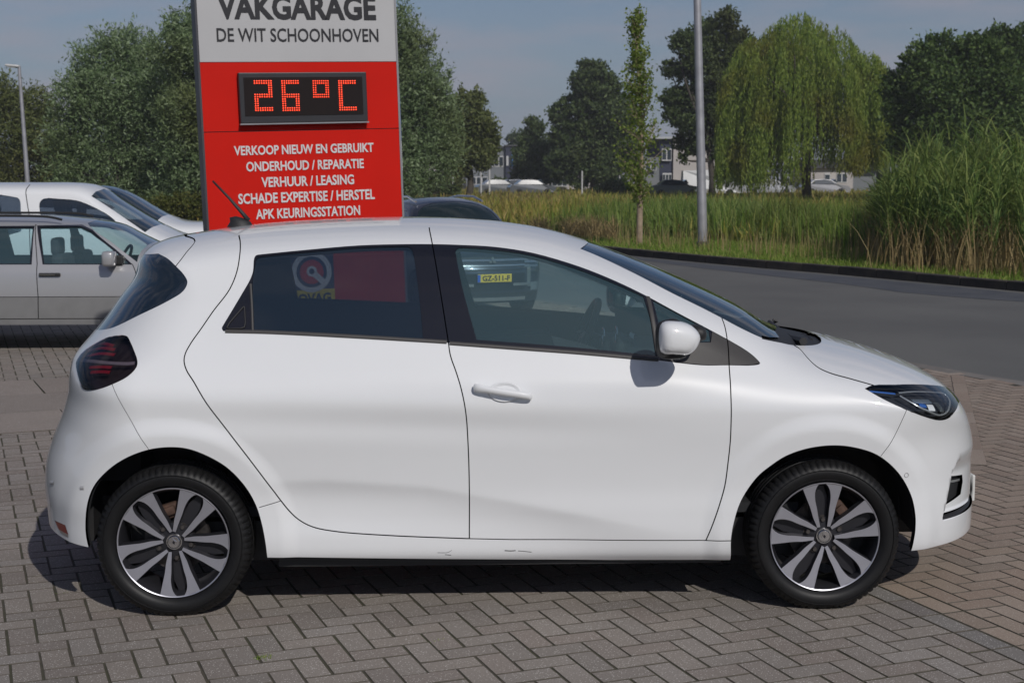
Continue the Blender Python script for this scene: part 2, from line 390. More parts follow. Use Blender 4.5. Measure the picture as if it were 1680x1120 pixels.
CHR=mat('chrome',(.75,.75,.76),rough=.08,metal=1)
LINE=mat('dark_cabin_lining',(.014,.015,.018),rough=.8)
SEAT=mat('dark_seat_cloth',(.03,.031,.036),rough=.9,noise=(60,.2))
GFRONT=glassmat('clear_green_glass',(.80,.95,.97),body=((.26,.46,.52),.12))
GREAR=glassmat('privacy_glass',(.33,.37,.42),body=((.10,.16,.24),.13))
GWIND=glassmat('windscreen_glass',(.62,.76,.74),body=((.2,.32,.32),.07))
GLENS=glassmat('clear_lens',(.92,.94,.95),ior=1.25); GSMOKE=glassmat('smoked_red_lens',(.82,.72,.74),ior=1.18)
REDL=mat('red_lamp_plastic',(.20,.008,.018),rough=.3); REDR=mat('red_reflector',(.26,.02,.018),rough=.25,coat=1)
SILV=mat('silver_lamp_trim',(.55,.57,.58),rough=.25,metal=.7); WLED=mat('white_lamp_insert',(.75,.77,.78),rough=.3); BLUL=mat('blue_lamp_insert',(.03,.12,.42),rough=.15,coat=1)
hc=empty('hatchback'); tag(hc,'large white five door electric hatchback filling the foreground, side on','car')
cv=BZ.cv; xz=lambda *a: np.array(a,float)
# traced seams (photo pixels cast onto the surface)
arch_r=cv([(145,897),(141,878),(140,858),(144,822),(155,795),(180,768),(210,749),(244,737),(275,733),(305,735),(335,745),(372,766),(402,797),(420,828),(430,860),(436,892),(439,915)])
arch_f=cv([(1198,918),(1199,887),(1203,860),(1215,822),(1242,782),(1262,765),(1290,747),(1325,735),(1365,730),(1400,733),(1440,746),(1474,775),(1495,812),(1502,845),(1502,868),(1499,888),(1495,903)])
sillb=cv([(439,914),(600,915),(840,917),(1000,918),(1198,918)],straight=True)
rbot=cv([(145,897),(125,892),(107,885)],straight=True); fbot=cv([(1495,902),(1525,900),(1552,893)],straight=True)
rg=cv([(392,386),(394,396),(394,412),(390,440),(377,474),(350,510),(330,539),(313,563),(304,580),(302,592),(306,607),(319,628),(345,670),(400,741),(445,800),(461,821),(475,838),(489,851),(511,863),(549,871),(632,877.5),(768.5,883)],5)
bg=cv([(704,373),(709.4,401),(722,475),(735,557),(739,583),(749,612),(757,639),(764,675),(768,730),(770,800),(770,883)],5)
fg=cv([(1184,521),(1189,535),(1193,557),(1196,597),(1199,645),(1199.5,690),(1198,725),(1194,762),(1189,797),(1180,829),(1168,863),(1158,886)],5)
dbot=cv([(768.5,883),(840,884.5),(1000,885.5),(1158,886),(1201,886.5)],straight=True)
slit=cv([(425,832),(461,821)],straight=True)
tgl=cv([(335,378),(320,396),(305,415),(296,427),(288,437)],4)
qb=cv([(184,630),(195,655),(220,699),(245,738)],4)
fb=cv([(1488,670),(1480,689),(1467,716),(1445,748)],4)
hg=cv([(1302,566),(1312,572),(1325,587),(1340,601),(1360,611),(1395,621),(1434,632)],4)
gut=cv([(392,386),(440,381),(520,375),(600,372),(704,373),(780,376),(850,382),(910,393),(952,408)],5)
rfront=cv([(952,408),(959,403),(965,398)],straight=True)
trim=cv([(952,408),(980,419.5),(1042,449),(1105,482),(1150,504),(1183,521),(1217,539),(1255,556),(1280,562)],5)
hits=BZ.hit
dlo=cv([(366,543),(440,546),(590,553),(732,562),(950,579),(1045,588),(1080,591),(1150,599),(1195,599)],4)
dlo_tip=cv([(1195,599),(1238,599),(1247,596),(1241,588),(1225,575),(1193,556)],3)
dlo_top=cv([(1193,556),(1165,541),(1110,512),(1060,485),(1010,461),(950,437),(875,415),(812,405),(750,401.5),(710,400.5),(665,400.5),(590,402.5),(490,411),(430,417)],4)
dlo_l=cv([(430,417),(420,419),(417,424),(415,445),(410,459),(398,480),(382,507),(367,532),(364,538),(366,543)],4)
DLO=np.vstack([dlo[:-1],dlo_tip[:-1],dlo_top[:-1],dlo_l[:-1]])
rglass=np.vstack([cv([(417,540),(560,547),(694,555)],3),cv([(694,555),(690,505),(684,455),(677,411),(672,405),(664,404)],3)[1:],cv([(664,404),(590,406),(490,414.5),(428,421)],3)[1:],cv([(428,421),(421,424),(419,432),(414,462),(417,540)],3)[1:-1]])
fglass=np.vstack([cv([(782,557),(900,566),(1000,575),(1076,583)],3),cv([(1076,583),(1070,537),(1056,486)],3)[1:],cv([(1056,486),(1005,463),(948,441),(875,419),(812,409.5),(762,406),(751,407),(747,412)],3)[1:],cv([(747,412),(757,465),(770,515),(782,557)],3)[1:-1]])
qglass=cv([(1086,560),(1071,492),(1110,513),(1163,541),(1166,560)],1,True)
sail=np.vstack([cv([(1083,590),(1150,598),(1195,598.5),(1236,598),(1246,595.5)],3),cv([(1246,595.5),(1240,588),(1224,576),(1193,557.5),(1168,544)],3)[1:],hits([(1166,562),(1088,562)])])
tlight=cv([(200,550),(209,552),(214,561),(220,575),(225.5,592),(224,602),(210,617),(185,630),(162,638),(144,640),(136,636),(131,622),(127,607),(126,593),(134,580),(158,563),(180,553),(200,550)],3)[:-1]
hlight=np.vstack([cv([(1419,637.5),(1432,632),(1472,631),(1510,631),(1540,633),(1554,636)],3),cv([(1554,636),(1564,643),(1571,652),(1572,661),(1566,675),(1555,686),(1541,689),(1522,685),(1487,672),(1450,655),(1419,637.5)],3)[1:-1]])
reflr=hits([(90,853),(107,861),(112,876),(97,868)])
reflr2=hits([(97,868),(112,876),(112,881),(100,874)])
sglass=np.vstack([cv([(260,416),(275,424),(289,437),(302,451),(307.5,463),(301,477),(275,494),(230,516),(186,537),(168,541)],4),xz((-.9,.98),(-.9,1.33))])
fog=xz((3.138,.497),(3.245,.480),(3.25,.450),(3.235,.400),(3.106,.372))
fogs=xz((3.132,.476),(3.247,.462),(3.249,.452),(3.130,.466))
lipb=xz((3.092,.352),(3.30,.352),(3.38,.38),(3.45,.36),(3.40,.338),(3.30,.336),(3.092,.340))
cowl=np.vstack([cv([(1258,526),(1270,540),(1279,552)],2,True),hits([(1262,552),(1250,549)]),cv([(1250,556),(1280,562),(1300,566),(1330,566.5),(1345,563),(1347,556),(1339,549),(1329,543.5),(1310,538)],4),xz((2.55,1.3),(2.35,1.35))])
wind=np.vstack([trim,hits([(1255,552),(1279,552),(1270,540),(1258,526)]),xz((2.6,1.5),(1.6,1.7)),rfront[::-1]])
W_=.0046
ZF=arch_f[-1,1];ZR=arch_r[0,1]
regions=[('hole',np.vstack([arch_r,xz((.9,-.1),(-1.2,-.1)),xz((-1.2,ZR+.03),(-.62,ZR+.012))])),
 ('hole',np.vstack([arch_f,xz((3.3,ZF+.0),(4,ZF+.01)),xz((4,-.1),(1.6,-.1))])),
 ('hole',np.vstack([sillb,xz((2.6,.0),(.2,.0))])),
 ('reflector',reflr),('lamp_base',reflr2),('fog_trim',fogs),('fog_grille',fog),('lower_grille',lipb),
 ('tail_light',tlight),('headlight',hlight),
 ('gap',strip(fg,W_)),('gap',strip(bg,W_)),('gap',strip(rg,W_)),('gap',strip(dbot,W_*.8)),('gap',strip(slit,W_*.6)),('gap',strip(tgl,W_*.8)),('gap',strip(qb,W_*.45)),('gap',strip(fb,W_*.5)),('gap',strip(hg,W_*.8)),
 ('rear_glass',rglass),('front_glass',fglass),('quarter_glass',qglass),('sail',sail),('dlo',DLO),
 ('tailgate_glass',sglass),('cowl',cowl),('windscreen',wind),
 ('roof',np.vstack([tgl[:1],gut,rfront[1:],xz((1.9,1.9),(-.3,1.9))])),
 ('hood',np.vstack([hg,hits([(1472,631),(1510,631),(1540,633),(1554,636)]),xz((3.7,.83),(3.3,1.4),(2.3,1.4)),hits([(1280,562),(1300,566)])])),
 ('front_bumper',np.vstack([fb[::-1],hits([(1500,678),(1522,685)]),xz((3.9,.78),(3.9,-.1),(2.85,-.1)),arch_f[::-1][:40]])),
 ('fender',np.vstack([fg[::-1],hits([(1184,521)]),trim[-14:],hg,hits([(1450,650),(1480,668)]),fb,arch_f[60:24:-1],xz((2.2,-.1),(2.1,.1))])),
 ('rear_bumper',np.vstack([qb,arch_r[42::-1],xz((-.3,-.1),(-1,-.1),(-1,.86)),hits([(127,607),(140,637)])])),
 ('tailgate',np.vstack([tgl,hits([(270,470),(200,535),(184,548),(170,575),(127,600)]),xz((-1.,.86),(-1.,1.7))])),
 ('sill',np.vstack([slit,rg[75:],dbot[1:],sillb[::-1]])),
 ('front_door',np.vstack([bg,dbot,fg[::-1],trim[:24][::-1],gut[20:][::-1]])),
 ('rear_door',np.vstack([rg,bg[::-1],gut[:21][::-1]])),
 ('front_bumper',xz((3.12,.55),(3.8,.55),(3.8,1.0),(3.12,1.0))),('tailgate',xz((-1,.84),(-.40,.84),(-.40,1.06),(-1,1.06))),('fender',xz((2.85,.76),(3.0,.76),(3.0,.83),(2.85,.83))),
 ('quarter',xz((-1,-.1),(4,-.1),(4,1.9),(-1,1.9)))]
V2,TR,LB=cut_panels(BZ,regions,.0145)
def lab(*nm): 
    ids=[i for i,(n,_) in enumerate(regions) if n in nm];return TR[np.isin(LB,ids)]
def pn(name,parent,m,*nm,sides=(-1,),lift=0.,rim=.012,label=None,tri=None):
    t=lab(*nm) if tri is None else tri
    if not len(t): return None
    o=link(name,panel_mesh(BZ,V2,t,sides,lift,rim,name),parent,m)
    if label:o['label']=label
    return o
FULL=(-1,1)
pn('roof_panel',hc,WHITE,'roof',sides=FULL); pn('bonnet',hc,WHITE,'hood',sides=FULL); fbp=pn('front_bumper',hc,WHITE,'front_bumper',sides=FULL)
rbp=pn('rear_bumper',hc,WHITE,'rear_bumper',sides=FULL); tgp=pn('tailgate',hc,WHITE,'tailgate',sides=FULL)
pn('windscreen',hc,GWIND,'windscreen',sides=FULL,lift=-.003,rim=0); pn('tailgate_window',tgp,GREAR,'tailgate_glass',sides=FULL,lift=-.001,rim=0)
pn('scuttle_panel',hc,MBLK,'cowl',sides=FULL,lift=-.012)
for s1 in((-1,),(1,)):
    pn('reflector',rbp,REDR,'reflector',sides=s1,lift=.001); pn('reflector_base',rbp,mat('amber_grey_lens',(.3,.27,.25),.3),'lamp_base',sides=s1,lift=.001)
    pn('fog_lamp_grille',fbp,MBLK,'fog_grille',sides=s1,lift=-.02,rim=0); pn('grille_trim',fbp,SILV,'fog_trim',sides=s1,lift=-.012); pn('lower_grille',fbp,MBLK,'lower_grille',sides=s1,lift=-.01)
for sd in(-1,1):
    s1=(sd,)
    dr=pn('rear_door',hc,WHITE,'rear_door',sides=s1); df=pn('front_door',hc,WHITE,'front_door',sides=s1)
    pn('quarter_panel',hc,WHITE,'quarter',sides=s1); pn('front_wing',hc,WHITE,'fender',sides=s1); pn('side_sill',hc,WHITE,'sill',sides=s1)
    # dark window surround split along the door seam
    t=lab('dlo');c=V2[t].mean(1)
    bx=np.interp(c[:,1],bg[::-1,1],bg[::-1,0])
    pn('window_frame',dr,GBLK,sides=s1,lift=-.001,rim=.006,tri=t[c[:,0]<bx]); pn('window_frame',df,GBLK,sides=s1,lift=-.001,rim=.006,tri=t[c[:,0]>=bx])
    pn('window_pane',dr,GREAR,'rear_glass',sides=s1,lift=-.004,rim=0); pn('window_pane',df,GFRONT,'front_glass',sides=s1,lift=-.004,rim=0); pn('quarter_light',df,GFRONT,'quarter_glass',sides=s1,lift=-.004,rim=0)
    pn('mirror_sail',df,GRYP,'sail',sides=s1,lift=.002,rim=.008)
    tl=pn('tail_light',hc,GSMOKE,'tail_light',sides=s1,lift=.003,rim=.01); hl=pn('headlight',hc,GLENS,'headlight',sides=s1,lift=.002,rim=.004)
    pn('lamp_housing',tl,mat('dark_lamp_housing',(.02,.018,.02),.35),'tail_light',sides=s1,lift=-.035,rim=0)
    pn('lamp_housing',hl,mat('black_lamp_housing',(.035,.038,.045),.25),'headlight',sides=s1,lift=-.04,rim=0)
# interior lining just under the skin (also closes the seams)
allb=TR[(LB>=0)&~np.isin(LB,[i for i,(n,_) in enumerate(regions) if n in('hole','rear_glass','front_glass','quarter_glass','windscreen','tailgate_glass','headlight','tail_light','fog_grille','fog_trim')])]
link('cabin_lining',panel_mesh(BZ,V2,allb,FULL,-.022,0,'cabin_lining'),hc,LINE)
def surf_ribbon(B,px,wd,lift,name,m,parent,sd=-1,n=5,xz_=None):
    """thin raised strip following the body surface"""
    C=crom(B.hit(px),n) if xz_ is None else crom(np.array(xz_,float),n)
    y=B.Y(C[:,0],C[:,1])*-1;N=B.N(C[:,0],y,C[:,1]);P=np.c_[C[:,0],y,C[:,1]]+N*lift
    t=np.gradient(P,axis=0);t/=np.linalg.norm(t,axis=1)[:,None];s=np.cross(t,N)*wd/2
    h=N*.003
    V=np.vstack([P-s,P-s*.6+h,P+s*.6+h,P+s]);k=len(P);F=[]
    for r in range(3):
        for i in range(k-1):F.append((r*k+i,r*k+i+1,(r+1)*k+i+1,(r+1)*k+i))
    V[:,1]*=-sd
    return link(name,npmesh(name,V,F,True),parent,m)
for tl,sd in [(o,s) for o,s in zip([q for q in hc.children if q.name.startswith('tail_light')],(-1,1))]:
    for a in ([(148,566),(168,562),(186,566)],[(144,574),(166,569),(188,572)],[(142,582),(164,578),(188,580)],[(146,601),(166,600),(183,601)],[(148,609),(166,608),(180,609)]):
        surf_ribbon(BZ,a,.016,-.006,'light_guide',REDL,tl,sd)
    surf_ribbon(BZ,[(134,590),(150,591),(180,594),(210,595),(221,594)],.017,-.004,'lamp_bar',mat('grey_lamp_bar',(.16,.17,.2),.3),tl,sd)
for hl,sd in [(o,s) for o,s in zip([q for q in hc.children if q.name.startswith('headlight')],(-1,1))]:
    surf_ribbon(BZ,[(1475,641),(1500,639),(1535,640),(1553,644),(1560,652),(1561,664),(1556,677),(1543,682),(1522,672),(1500,659),(1478,646)],.009,-.010,'daytime_light_strip',SILV,hl,sd,4)
    surf_ribbon(BZ,[(1427,638),(1450,640),(1470,642)],.010,-.012,'light_guide',BLUL,hl,sd)
    surf_ribbon(BZ,[(1500,650),(1515,650),(1530,650)],.030,-.025,'lamp_lens',mat('lamp_projector',(.35,.42,.5),.12,metal=.7),hl,sd)
    surf_ribbon(BZ,[(1511,658),(1517,659),(1523,660)],.022,-.02,'lamp_lens',BLUL,hl,sd); surf_ribbon(BZ,[(1526,664),(1531,664.5),(1537,665)],.03,-.018,'lamp_insert',WLED,hl,sd)
    surf_ribbon(BZ,[(1545,660),(1549,660),(1553,661)],.05,-.03,'lamp_insert',mat('lamp_dark_reflector',(.28,.31,.31),.15,metal=.8),hl,sd)
for px in ((86,792),(135,800)):
    p=surf_ribbon(BZ,[(px[0]-3,px[1]),px,(px[0]+3,px[1])],.016,.0005,'parking_sensor',mat('sensor_grey',(.42,.42,.43),.35),rbp)
def disc_on(B,px,r,lift,name,m,parent,seg=16,ring=None):
    h=B.hit([px])[0];P,N=B.ylift(h[0],h[1],lift);q=N.to_track_quat('Z','Y').to_matrix();b=MB()
    if ring: b.lathe([(r,0),(r,.001),(ring,.001),(ring,0)],seg,'z')
    else: b.lathe([(.0001,.001),(r,.001),(r,-.002)],seg,'z')
    return b.obj(name,m,parent,loc=P,rot=q.to_euler())
disc_on(BZ,(1487,779),.010,.0005,'parking_sensor',mat('sensor_ring',(.3,.3,.3),.4),fbp,ring=.008)
# black handle recess plate on the rear quarter trim
doors=[o for o in hc.children if o.name.startswith('rear_door')];fdoors=[o for o in hc.children if o.name.startswith('front_door')]
for d_,sd in zip(doors,(-1,1)):
    surf_ribbon(BZ,[(401,503),(402,520),(401,537),(386,539),(372,538),(385,520),(400,503)],.006,.002,'door_handle',MBLK,d_,sd,2)
    surf_ribbon(BZ,[(411,466),(413,500),(414.5,543)],.010,.001,'window_seal',GRYP,d_,sd)
    surf_ribbon(BZ,[(370,543.5),(440,545),(590,552.5),(733,561)],.016,.002,'waist_seal',GRYP,d_,sd)
for d_,sd in zip(fdoors,(-1,1)):
    surf_ribbon(BZ,[(738,563),(840,570.5),(950,578.5),(1045,587),(1080,590)],.016,.002,'waist_seal',GRYP,d_,sd)
    surf_ribbon(BZ,[(1063,487),(1072,530),(1080,583)],.018,.001,'window_seal',GRYP,d_,sd)
    # handle: recess dome and bar
    h=BZ.hit([(828,643)])[0];P,N=BZ.ylift(h[0],h[1],.002)
    if sd==1: P=Vector((P.x,-P.y,P.z));N=Vector((N.x,-N.y,N.z))
    b=MB();n=24;prof=[]
    for j in range(7):
        a=j/6*math.pi/2;prof.append((.062*math.cos(a)+.0001,-.012+.012*(1-math.sin(a))))
    q=N.to_track_quat('Z','Y').to_matrix().to_4x4()
    rc=MB();rc.lathe([(.066,.0),(.064,.004),(.058,.0035),(.048,-.002),(.03,-.004),(.0001,-.005)],28,'z')
    o=rc.obj('handle_recess',WHITE,d_,smooth=True,loc=P,rot=q.to_euler());o.scale=(1,.6,1)
    hb=[];pts=[(776,635),(783,634.5),(800,637),(828,641.5),(855,645.5),(868,648),(873,649)]
    C=crom(BZ.hit(pts),4);y=-BZ.Y(C[:,0],C[:,1]);u=np.linspace(0,1,len(C));off=.010+.024*np.clip(np.sin(np.pi*u),0,1)**.6
    V=[];F=[];K=10
    for i in range(len(C)):
        hh=.0165*min(1,(min(u[i],1-u[i])*14)**.5+.15)
        if u[i]>.25: hh*=.86
        for k in range(K):
            a=2*math.pi*k/K;V.append((C[i,0],(y[i]-off[i]-.010*math.cos(a))*-sd,C[i,1]+hh*math.sin(a)))
    for i in range(len(C)-1):
        for k in range(K):F.append((i*K+k,i*K+(k+1)%K,(i+1)*K+(k+1)%K,(i+1)*K+k))
    b=MB();b.add(V,F+[tuple(range(K)),tuple((len(C)-1)*K+k for k in range(K))]);b.obj('door_handle',WHITE,d_,auto=50)
# scratches on the sill
ks=[o for o in hc.children if o.name.startswith('side_sill')][0]
for a,wd in (([(828,902.5),(838,903),(846,902.5)],.007),([(850,903),(858,903.5),(872,905)],.004),([(718,906),(735,905.5),(741,902)],.0025),([(730,909),(740,910)],.004)):
    surf_ribbon(BZ,a,wd*.7,-.0022,'scratch',mat('scuffed_plastic',(.05,.05,.05),.8),ks)
# underbody, wheel wells
b=MB();b.box((1.30,0,.27),(3.0,1.42,.16));b.box((1.294,0,.24),(1.78,1.56,.12));b.box((3.08,0,.32),(.22,1.1,.16));b.box((-.40,0,.33),(.2,1.0,.16));b.box((-.42,.5,.38),(.12,.3,.24));b.box((-.42,-.5,.38),(.12,.3,.24));b.obj('underbody_light_block',MBLK,hc)  # small rear boxes added to block light leaking between bumper and tyre
for cx in (0,2.588):
    for sd in(-1,1):
        b=MB();b.lathe([(.372,-.17),(.392,.0),(.392,.20),(.36,.24),(.1,.25)],28,'y',(cx,0,.315),ang=(-.05,math.pi+.05))
        V=[Vector((v[0],(v[1]-.62)*(-sd) if sd==1 else v[1]-.62,v[2])) for v in b.v];b.v=[tuple(v) for v in V];b.obj('wheel_arch_liner',MBLK,hc,smooth=True)
# ---- wheels
def tyre_mesh(R=.306,r0=.222,w_=.205,notch=70,seg=280,half=.1):
    h=w_/2;b=MB()
    prof=[(r0,-h+.020),(r0+.010,-h+.004),(r0+.022,-h-.004),(r0+.042,-h-.007),(r0+.058,-h-.002),(R-.013,-h+.010),(R-.004,-h+.022),(R,-h+.036),(R,-.040),(R-.007,-.038),(R-.007,-.030),(R,-.028),(R,-.004),(R-.007,-.003),(R-.007,.005),(R,.006),(R,.030),(R-.007,.032),(R-.007,.040),(R,.042),(R,h-.036),(R-.004,h-.022),(R-.013,h-.010),(r0+.058,h+.002),(r0+.030,h+.006),(r0,h-.02)]
    def rf(j,k,r,a):
        if j in(5,6,7,20,21,22) and k%4 in(0,): r-=.006 if j in(5,6,7,20,21) else .002
        return r,a
    b.lathe(prof,seg,'y',rfun=rf);
    # raised ring on the sidewall
    b.lathe([(r0+.049,-h-.0055),(r0+.051,-h-.0085),(r0+.053,-h-.0055)],64,'y')
    # contact patch
    b.v=[(x,y,max(z,-.298)) for x,y,z in b.v]
    return b.mesh('tyre',auto=38)
def spoke_pts(sgn,k=1.):
    slot=[(.985,.045),(.95,.085),(.88,.122),(.80,.139),(.67,.138),(.53,.113),(.36,.092),(.175,.062)]
    gap=[(.165,.117),(.25,.146),(.36,.186),(.53,.228),(.70,.285),(.915,.358)]
    return [(u,sgn*v) for u,v in slot],[(u,sgn*v) for u,v in gap]
def rim_meshes():
    R=.2215;out={}
    b=MB()   # machined face: 10 spokes + outer flange ring
    yf=-.092;
    d=MB()
    for k in range(5):
        A=2*math.pi*k/5
        for sg in(1,-1):
            s_,g_=spoke_pts(sg)
            # resample both sides to same count
            S=crom(np.array(s_[::-1]),3);Gp=crom(np.array(g_),5)
            m=20;Si=np.c_[np.interp(np.linspace(0,1,m),np.linspace(0,1,len(S)),S[:,0]),np.interp(np.linspace(0,1,m),np.linspace(0,1,len(S)),S[:,1])]
            Gi=np.c_[np.interp(np.linspace(0,1,m),np.linspace(0,1,len(Gp)),Gp[:,0]),np.interp(np.linspace(0,1,m),np.linspace(0,1,len(Gp)),Gp[:,1])]
            V=[];F=[];Vd=[];Fd=[]
            for i in range(m):
                for (u,v),off in ((Si[i],0),(Gi[i],0)):
                    r=math.hypot(u,v);yy=yf+.018*(1-r)**1.0*.9
                    x=(u*math.cos(A)-v*math.sin(A))*R;z=(u*math.sin(A)+v*math.cos(A))*R
                    V.append((x,yy,z))
                # sides going back and slightly outward
                for (u,v),o_ in ((Si[i],-.018*sg),(Gi[i],.022*sg)):
                    r=math.hypot(u,v);yy=yf+.018*(1-r)*.9
                    for dy,kx in((.0004,0),(.030,1)):
                        vv=v+o_*kx;x=(u*math.cos(A)-vv*math.sin(A))*R;z=(u*math.sin(A)+vv*math.cos(A))*R;Vd.append((x,yy+dy,z))
            for i in range(m-1):
                F.append((2*i,2*i+1,2*i+3,2*i+2))
                Fd+=[(4*i,4*i+1,4*i+5,4*i+4),(4*i+2,4*i+3,4*i+7,4*i+6),(4*i+1,4*i+3,4*i+7,4*i+5)]
            b.add(V,F);d.add(Vd,Fd)
        # floor of the slot between a pair
        fl=[(.95,-.04),(.95,.04),(.72,.11),(.3,.09),(.3,-.09),(.72,-.11)]
        d.add([((u*math.cos(A)-v*math.sin(A))*R,yf+.036,(u*math.sin(A)+v*math.cos(A))*R) for u,v in fl],[(0,1,2,3,4,5)])
    b.lathe([(R*1.0,yf-.001),(R*.992,yf-.003),(R*.976,yf-.001),(R*.972,yf+.004)],90,'y')
    d.lathe([(R*.972,yf+.004),(R*.94,yf+.016),(R*.90,yf+.05),(R*.89,.05),(R*.95,.095)],72,'y')
    d.lathe([(.0001,yf+.021),(.075,yf+.028),(.078,yf+.06)],30,'y')
    out['face']=b.mesh('rim_face',auto=30);out['dark']=d.mesh('rim_barrel',auto=30)
    c=MB();c.lathe([(.0001,-.012),(.022,-.012),(.025,-.009),(.026,0),(.028,0),(.029,-.006),(.031,-.006),(.032,.006)],32,'y');out['cap']=c.mesh('hub_cap',auto=40)
    e=MB()  # diamond emblem on the cap
    e.prism([(0,.017),(.011,0),(0,-.017),(-.011,0)],-.0145,-.011,'y');e2=MB();e2.prism([(0,.009),(.0055,0),(0,-.009),(-.0055,0)],-.0155,-.0138,'y')
    out['emb']=e.mesh('emblem');out['emb2']=e2.mesh('emblem_centre')
    l=MB();l.lathe([(.0001,-.012),(.008,-.012),(.0105,-.009),(.0105,.012)],6,'y');l.lathe([(.0105,.004),(.016,.004),(.017,.010)],16,'y');out['lug']=l.mesh('wheel_bolt',auto=30)
    k=MB();k.lathe([(.05,.0),(.13,-.004),(.132,.012),(.05,.012)],48,'y');k.lathe([(.045,-.03),(.06,-.028),(.065,.0)],24,'y');out['disc']=k.mesh('brake_disc',auto=30)
    q=MB();q.box((.115,.0,0),(.06,.06,.13),bev=.012);q.box((.118,-.035,0),(.035,.02,.09),bev=.006);out['cal']=q.mesh('brake_caliper',auto=40)
    return out
TYRE=tyre_mesh();RIM=rim_meshes()
for mname,mm in (('face',ALU),('dark',DALU),('cap',CHR),('emb',CHR),('emb2',GBLK),('lug',STEEL),('disc',STEEL),('cal',RUST)): RIM[mname].materials.append(mm)
TYRE.materials.append(RUB)
def wheel(parent,cx,cy,cz,ph,calang,flip=False):
    wl=empty('wheel',(cx,cy,cz),math.pi if flip else 0,parent)
    link('tyre',TYRE,wl)
    for key,nm in(('face','rim_face'),('dark','rim_barrel'),('cap','hub_cap')):
        o=link(nm,RIM[key],wl);o.rotation_euler=(0,-ph,0)
        if key=='cap':o.location=(0,-.070,0)
    for k in range(5):
        a=ph+2*math.pi*k/5;link('wheel_bolt',RIM['lug'],wl,loc=(.066*math.cos(a),-.062,.066*math.sin(a)))
    o=link('emblem',RIM['emb'],wl,loc=(0,-.070,0),rot=(0,-.3,0));o=link('emblem_centre',RIM['emb2'],wl,loc=(0,-.070,0),rot=(0,-.3,0))
    link('brake_disc',RIM['disc'],wl,loc=(0,-.01,0));o=link('brake_caliper',RIM['cal'],wl,loc=(0,-.01,0));o.rotation_euler=(0,-calang,0)
    return wl
D=math.radians
wheel(hc,0,-.753,.298,D(60),D(110));wheel(hc,2.588,-.753,.298,D(94),D(40));wheel(hc,0,.753,.298,D(10),D(70),True);wheel(hc,2.588,.753,.298,D(40),D(140),True)
# ---- door mirrors
def mirror(df,sd):
    p0=Vector(onplane([(1113,556)],1,-1.0)[0]);s=CF/np.dot(p0-Vector(CC),Vector(CFW))
    bm=bmesh.new();bmesh.ops.create_uvsphere(bm,u_segments=32,v_segments=20,radius=1)
    outl=[(1082,575),(1080,560),(1080,545),(1082,534),(1088,528),(1101,526),(1118,528),(1134,534),(1145,543),(1150.5,554),(1147,567),(1140,576),(1130,582),(1116,582.5),(1100,581),(1087,580)]
    c=np.array([1113,556.]);O=crom(np.array(outl+[outl[0]],float),6)-c;O[:,1]*=-1;ang=np.arctan2(O[:,1],O[:,0]);rr=np.hypot(O[:,0],O[:,1])/s
    o_=np.argsort(ang);ang=ang[o_];rr=rr[o_];ang=np.r_[ang-2*np.pi,ang,ang+2*np.pi];rr=np.tile(rr,3)
    me=None;V=[];
    for v in bm.verts:
        x,y,z=v.co;a=math.atan2(z,x);q=math.hypot(x,z);R_=float(np.interp(a,ang,rr))
        qq=q**.6
        v.co=Vector((p0.x+R_*qq*math.cos(a),-.985+(-.075 if y<0 else .055)*abs(y)**.9*(1.0)+.0,p0.z+R_*qq*math.sin(a)))
        # trailing (door-mirror glass) end is thicker
        v.co.y-=.25*(p0.x-v.co.x)*(1 if y<0 else -.2)*.6
        v.co.y*=-sd
    me=bpy.data.meshes.new('mirror_cap');bm.to_mesh(me);bm.free();me.polygons.foreach_set('use_smooth',[True]*len(me.polygons));link('mirror_cap',me,df,WHITE)
    def shell(nm,outl,m,yc,yd,c=None):
        O=crom(np.array(outl+[outl[0]],float),6);cc=O.mean(0) if c is None else np.array(c);O=O-cc;O[:,1]*=-1;an=np.arctan2(O[:,1],O[:,0]);r_=np.hypot(O[:,0],O[:,1])/s;o_=np.argsort(an);an=an[o_];r_=r_[o_];an=np.r_[an-2*np.pi,an,an+2*np.pi];r_=np.tile(r_,3);p1=Vector(onplane([cc],1,-1.0)[0])
        bm=bmesh.new();bmesh.ops.create_uvsphere(bm,u_segments=28,v_segments=16,radius=1)
        for v in bm.verts:
            x,y,z=v.co;a_=math.atan2(z,x);q=math.hypot(x,z);R_=float(np.interp(a_,an,r_))*q**.7;v.co=Vector((p1.x+R_*math.cos(a_),(yc+yd*y)*-sd,p1.z+R_*math.sin(a_)))
        me=bpy.data.meshes.new(nm);bm.to_mesh(me);bm.free();me.polygons.foreach_set('use_smooth',[True]*len(me.polygons));link(nm,me,df,m)
    shell('mirror_surround',[(1077,560),(1077,542),(1082,530),(1095,525),(1110,524),(1125,535),(1128,556),(1122,580),(1105,586),(1084,585),(1078,574)],MBLK,-.975,.055)
    shell('mirror_base',[(1080,577),(1100,574),(1125,578),(1132,584),(1126,590),(1104,592),(1084,589)],MBLK,-.93,.075)
    shell('mirror_arm',[(1138,539),(1152,537),(1163,541),(1167,550),(1165,562),(1152,566),(1138,565)],MBLK,-.88,.06)
for d_,sd in zip(fdoors,(-1,1)): mirror(d_,sd)
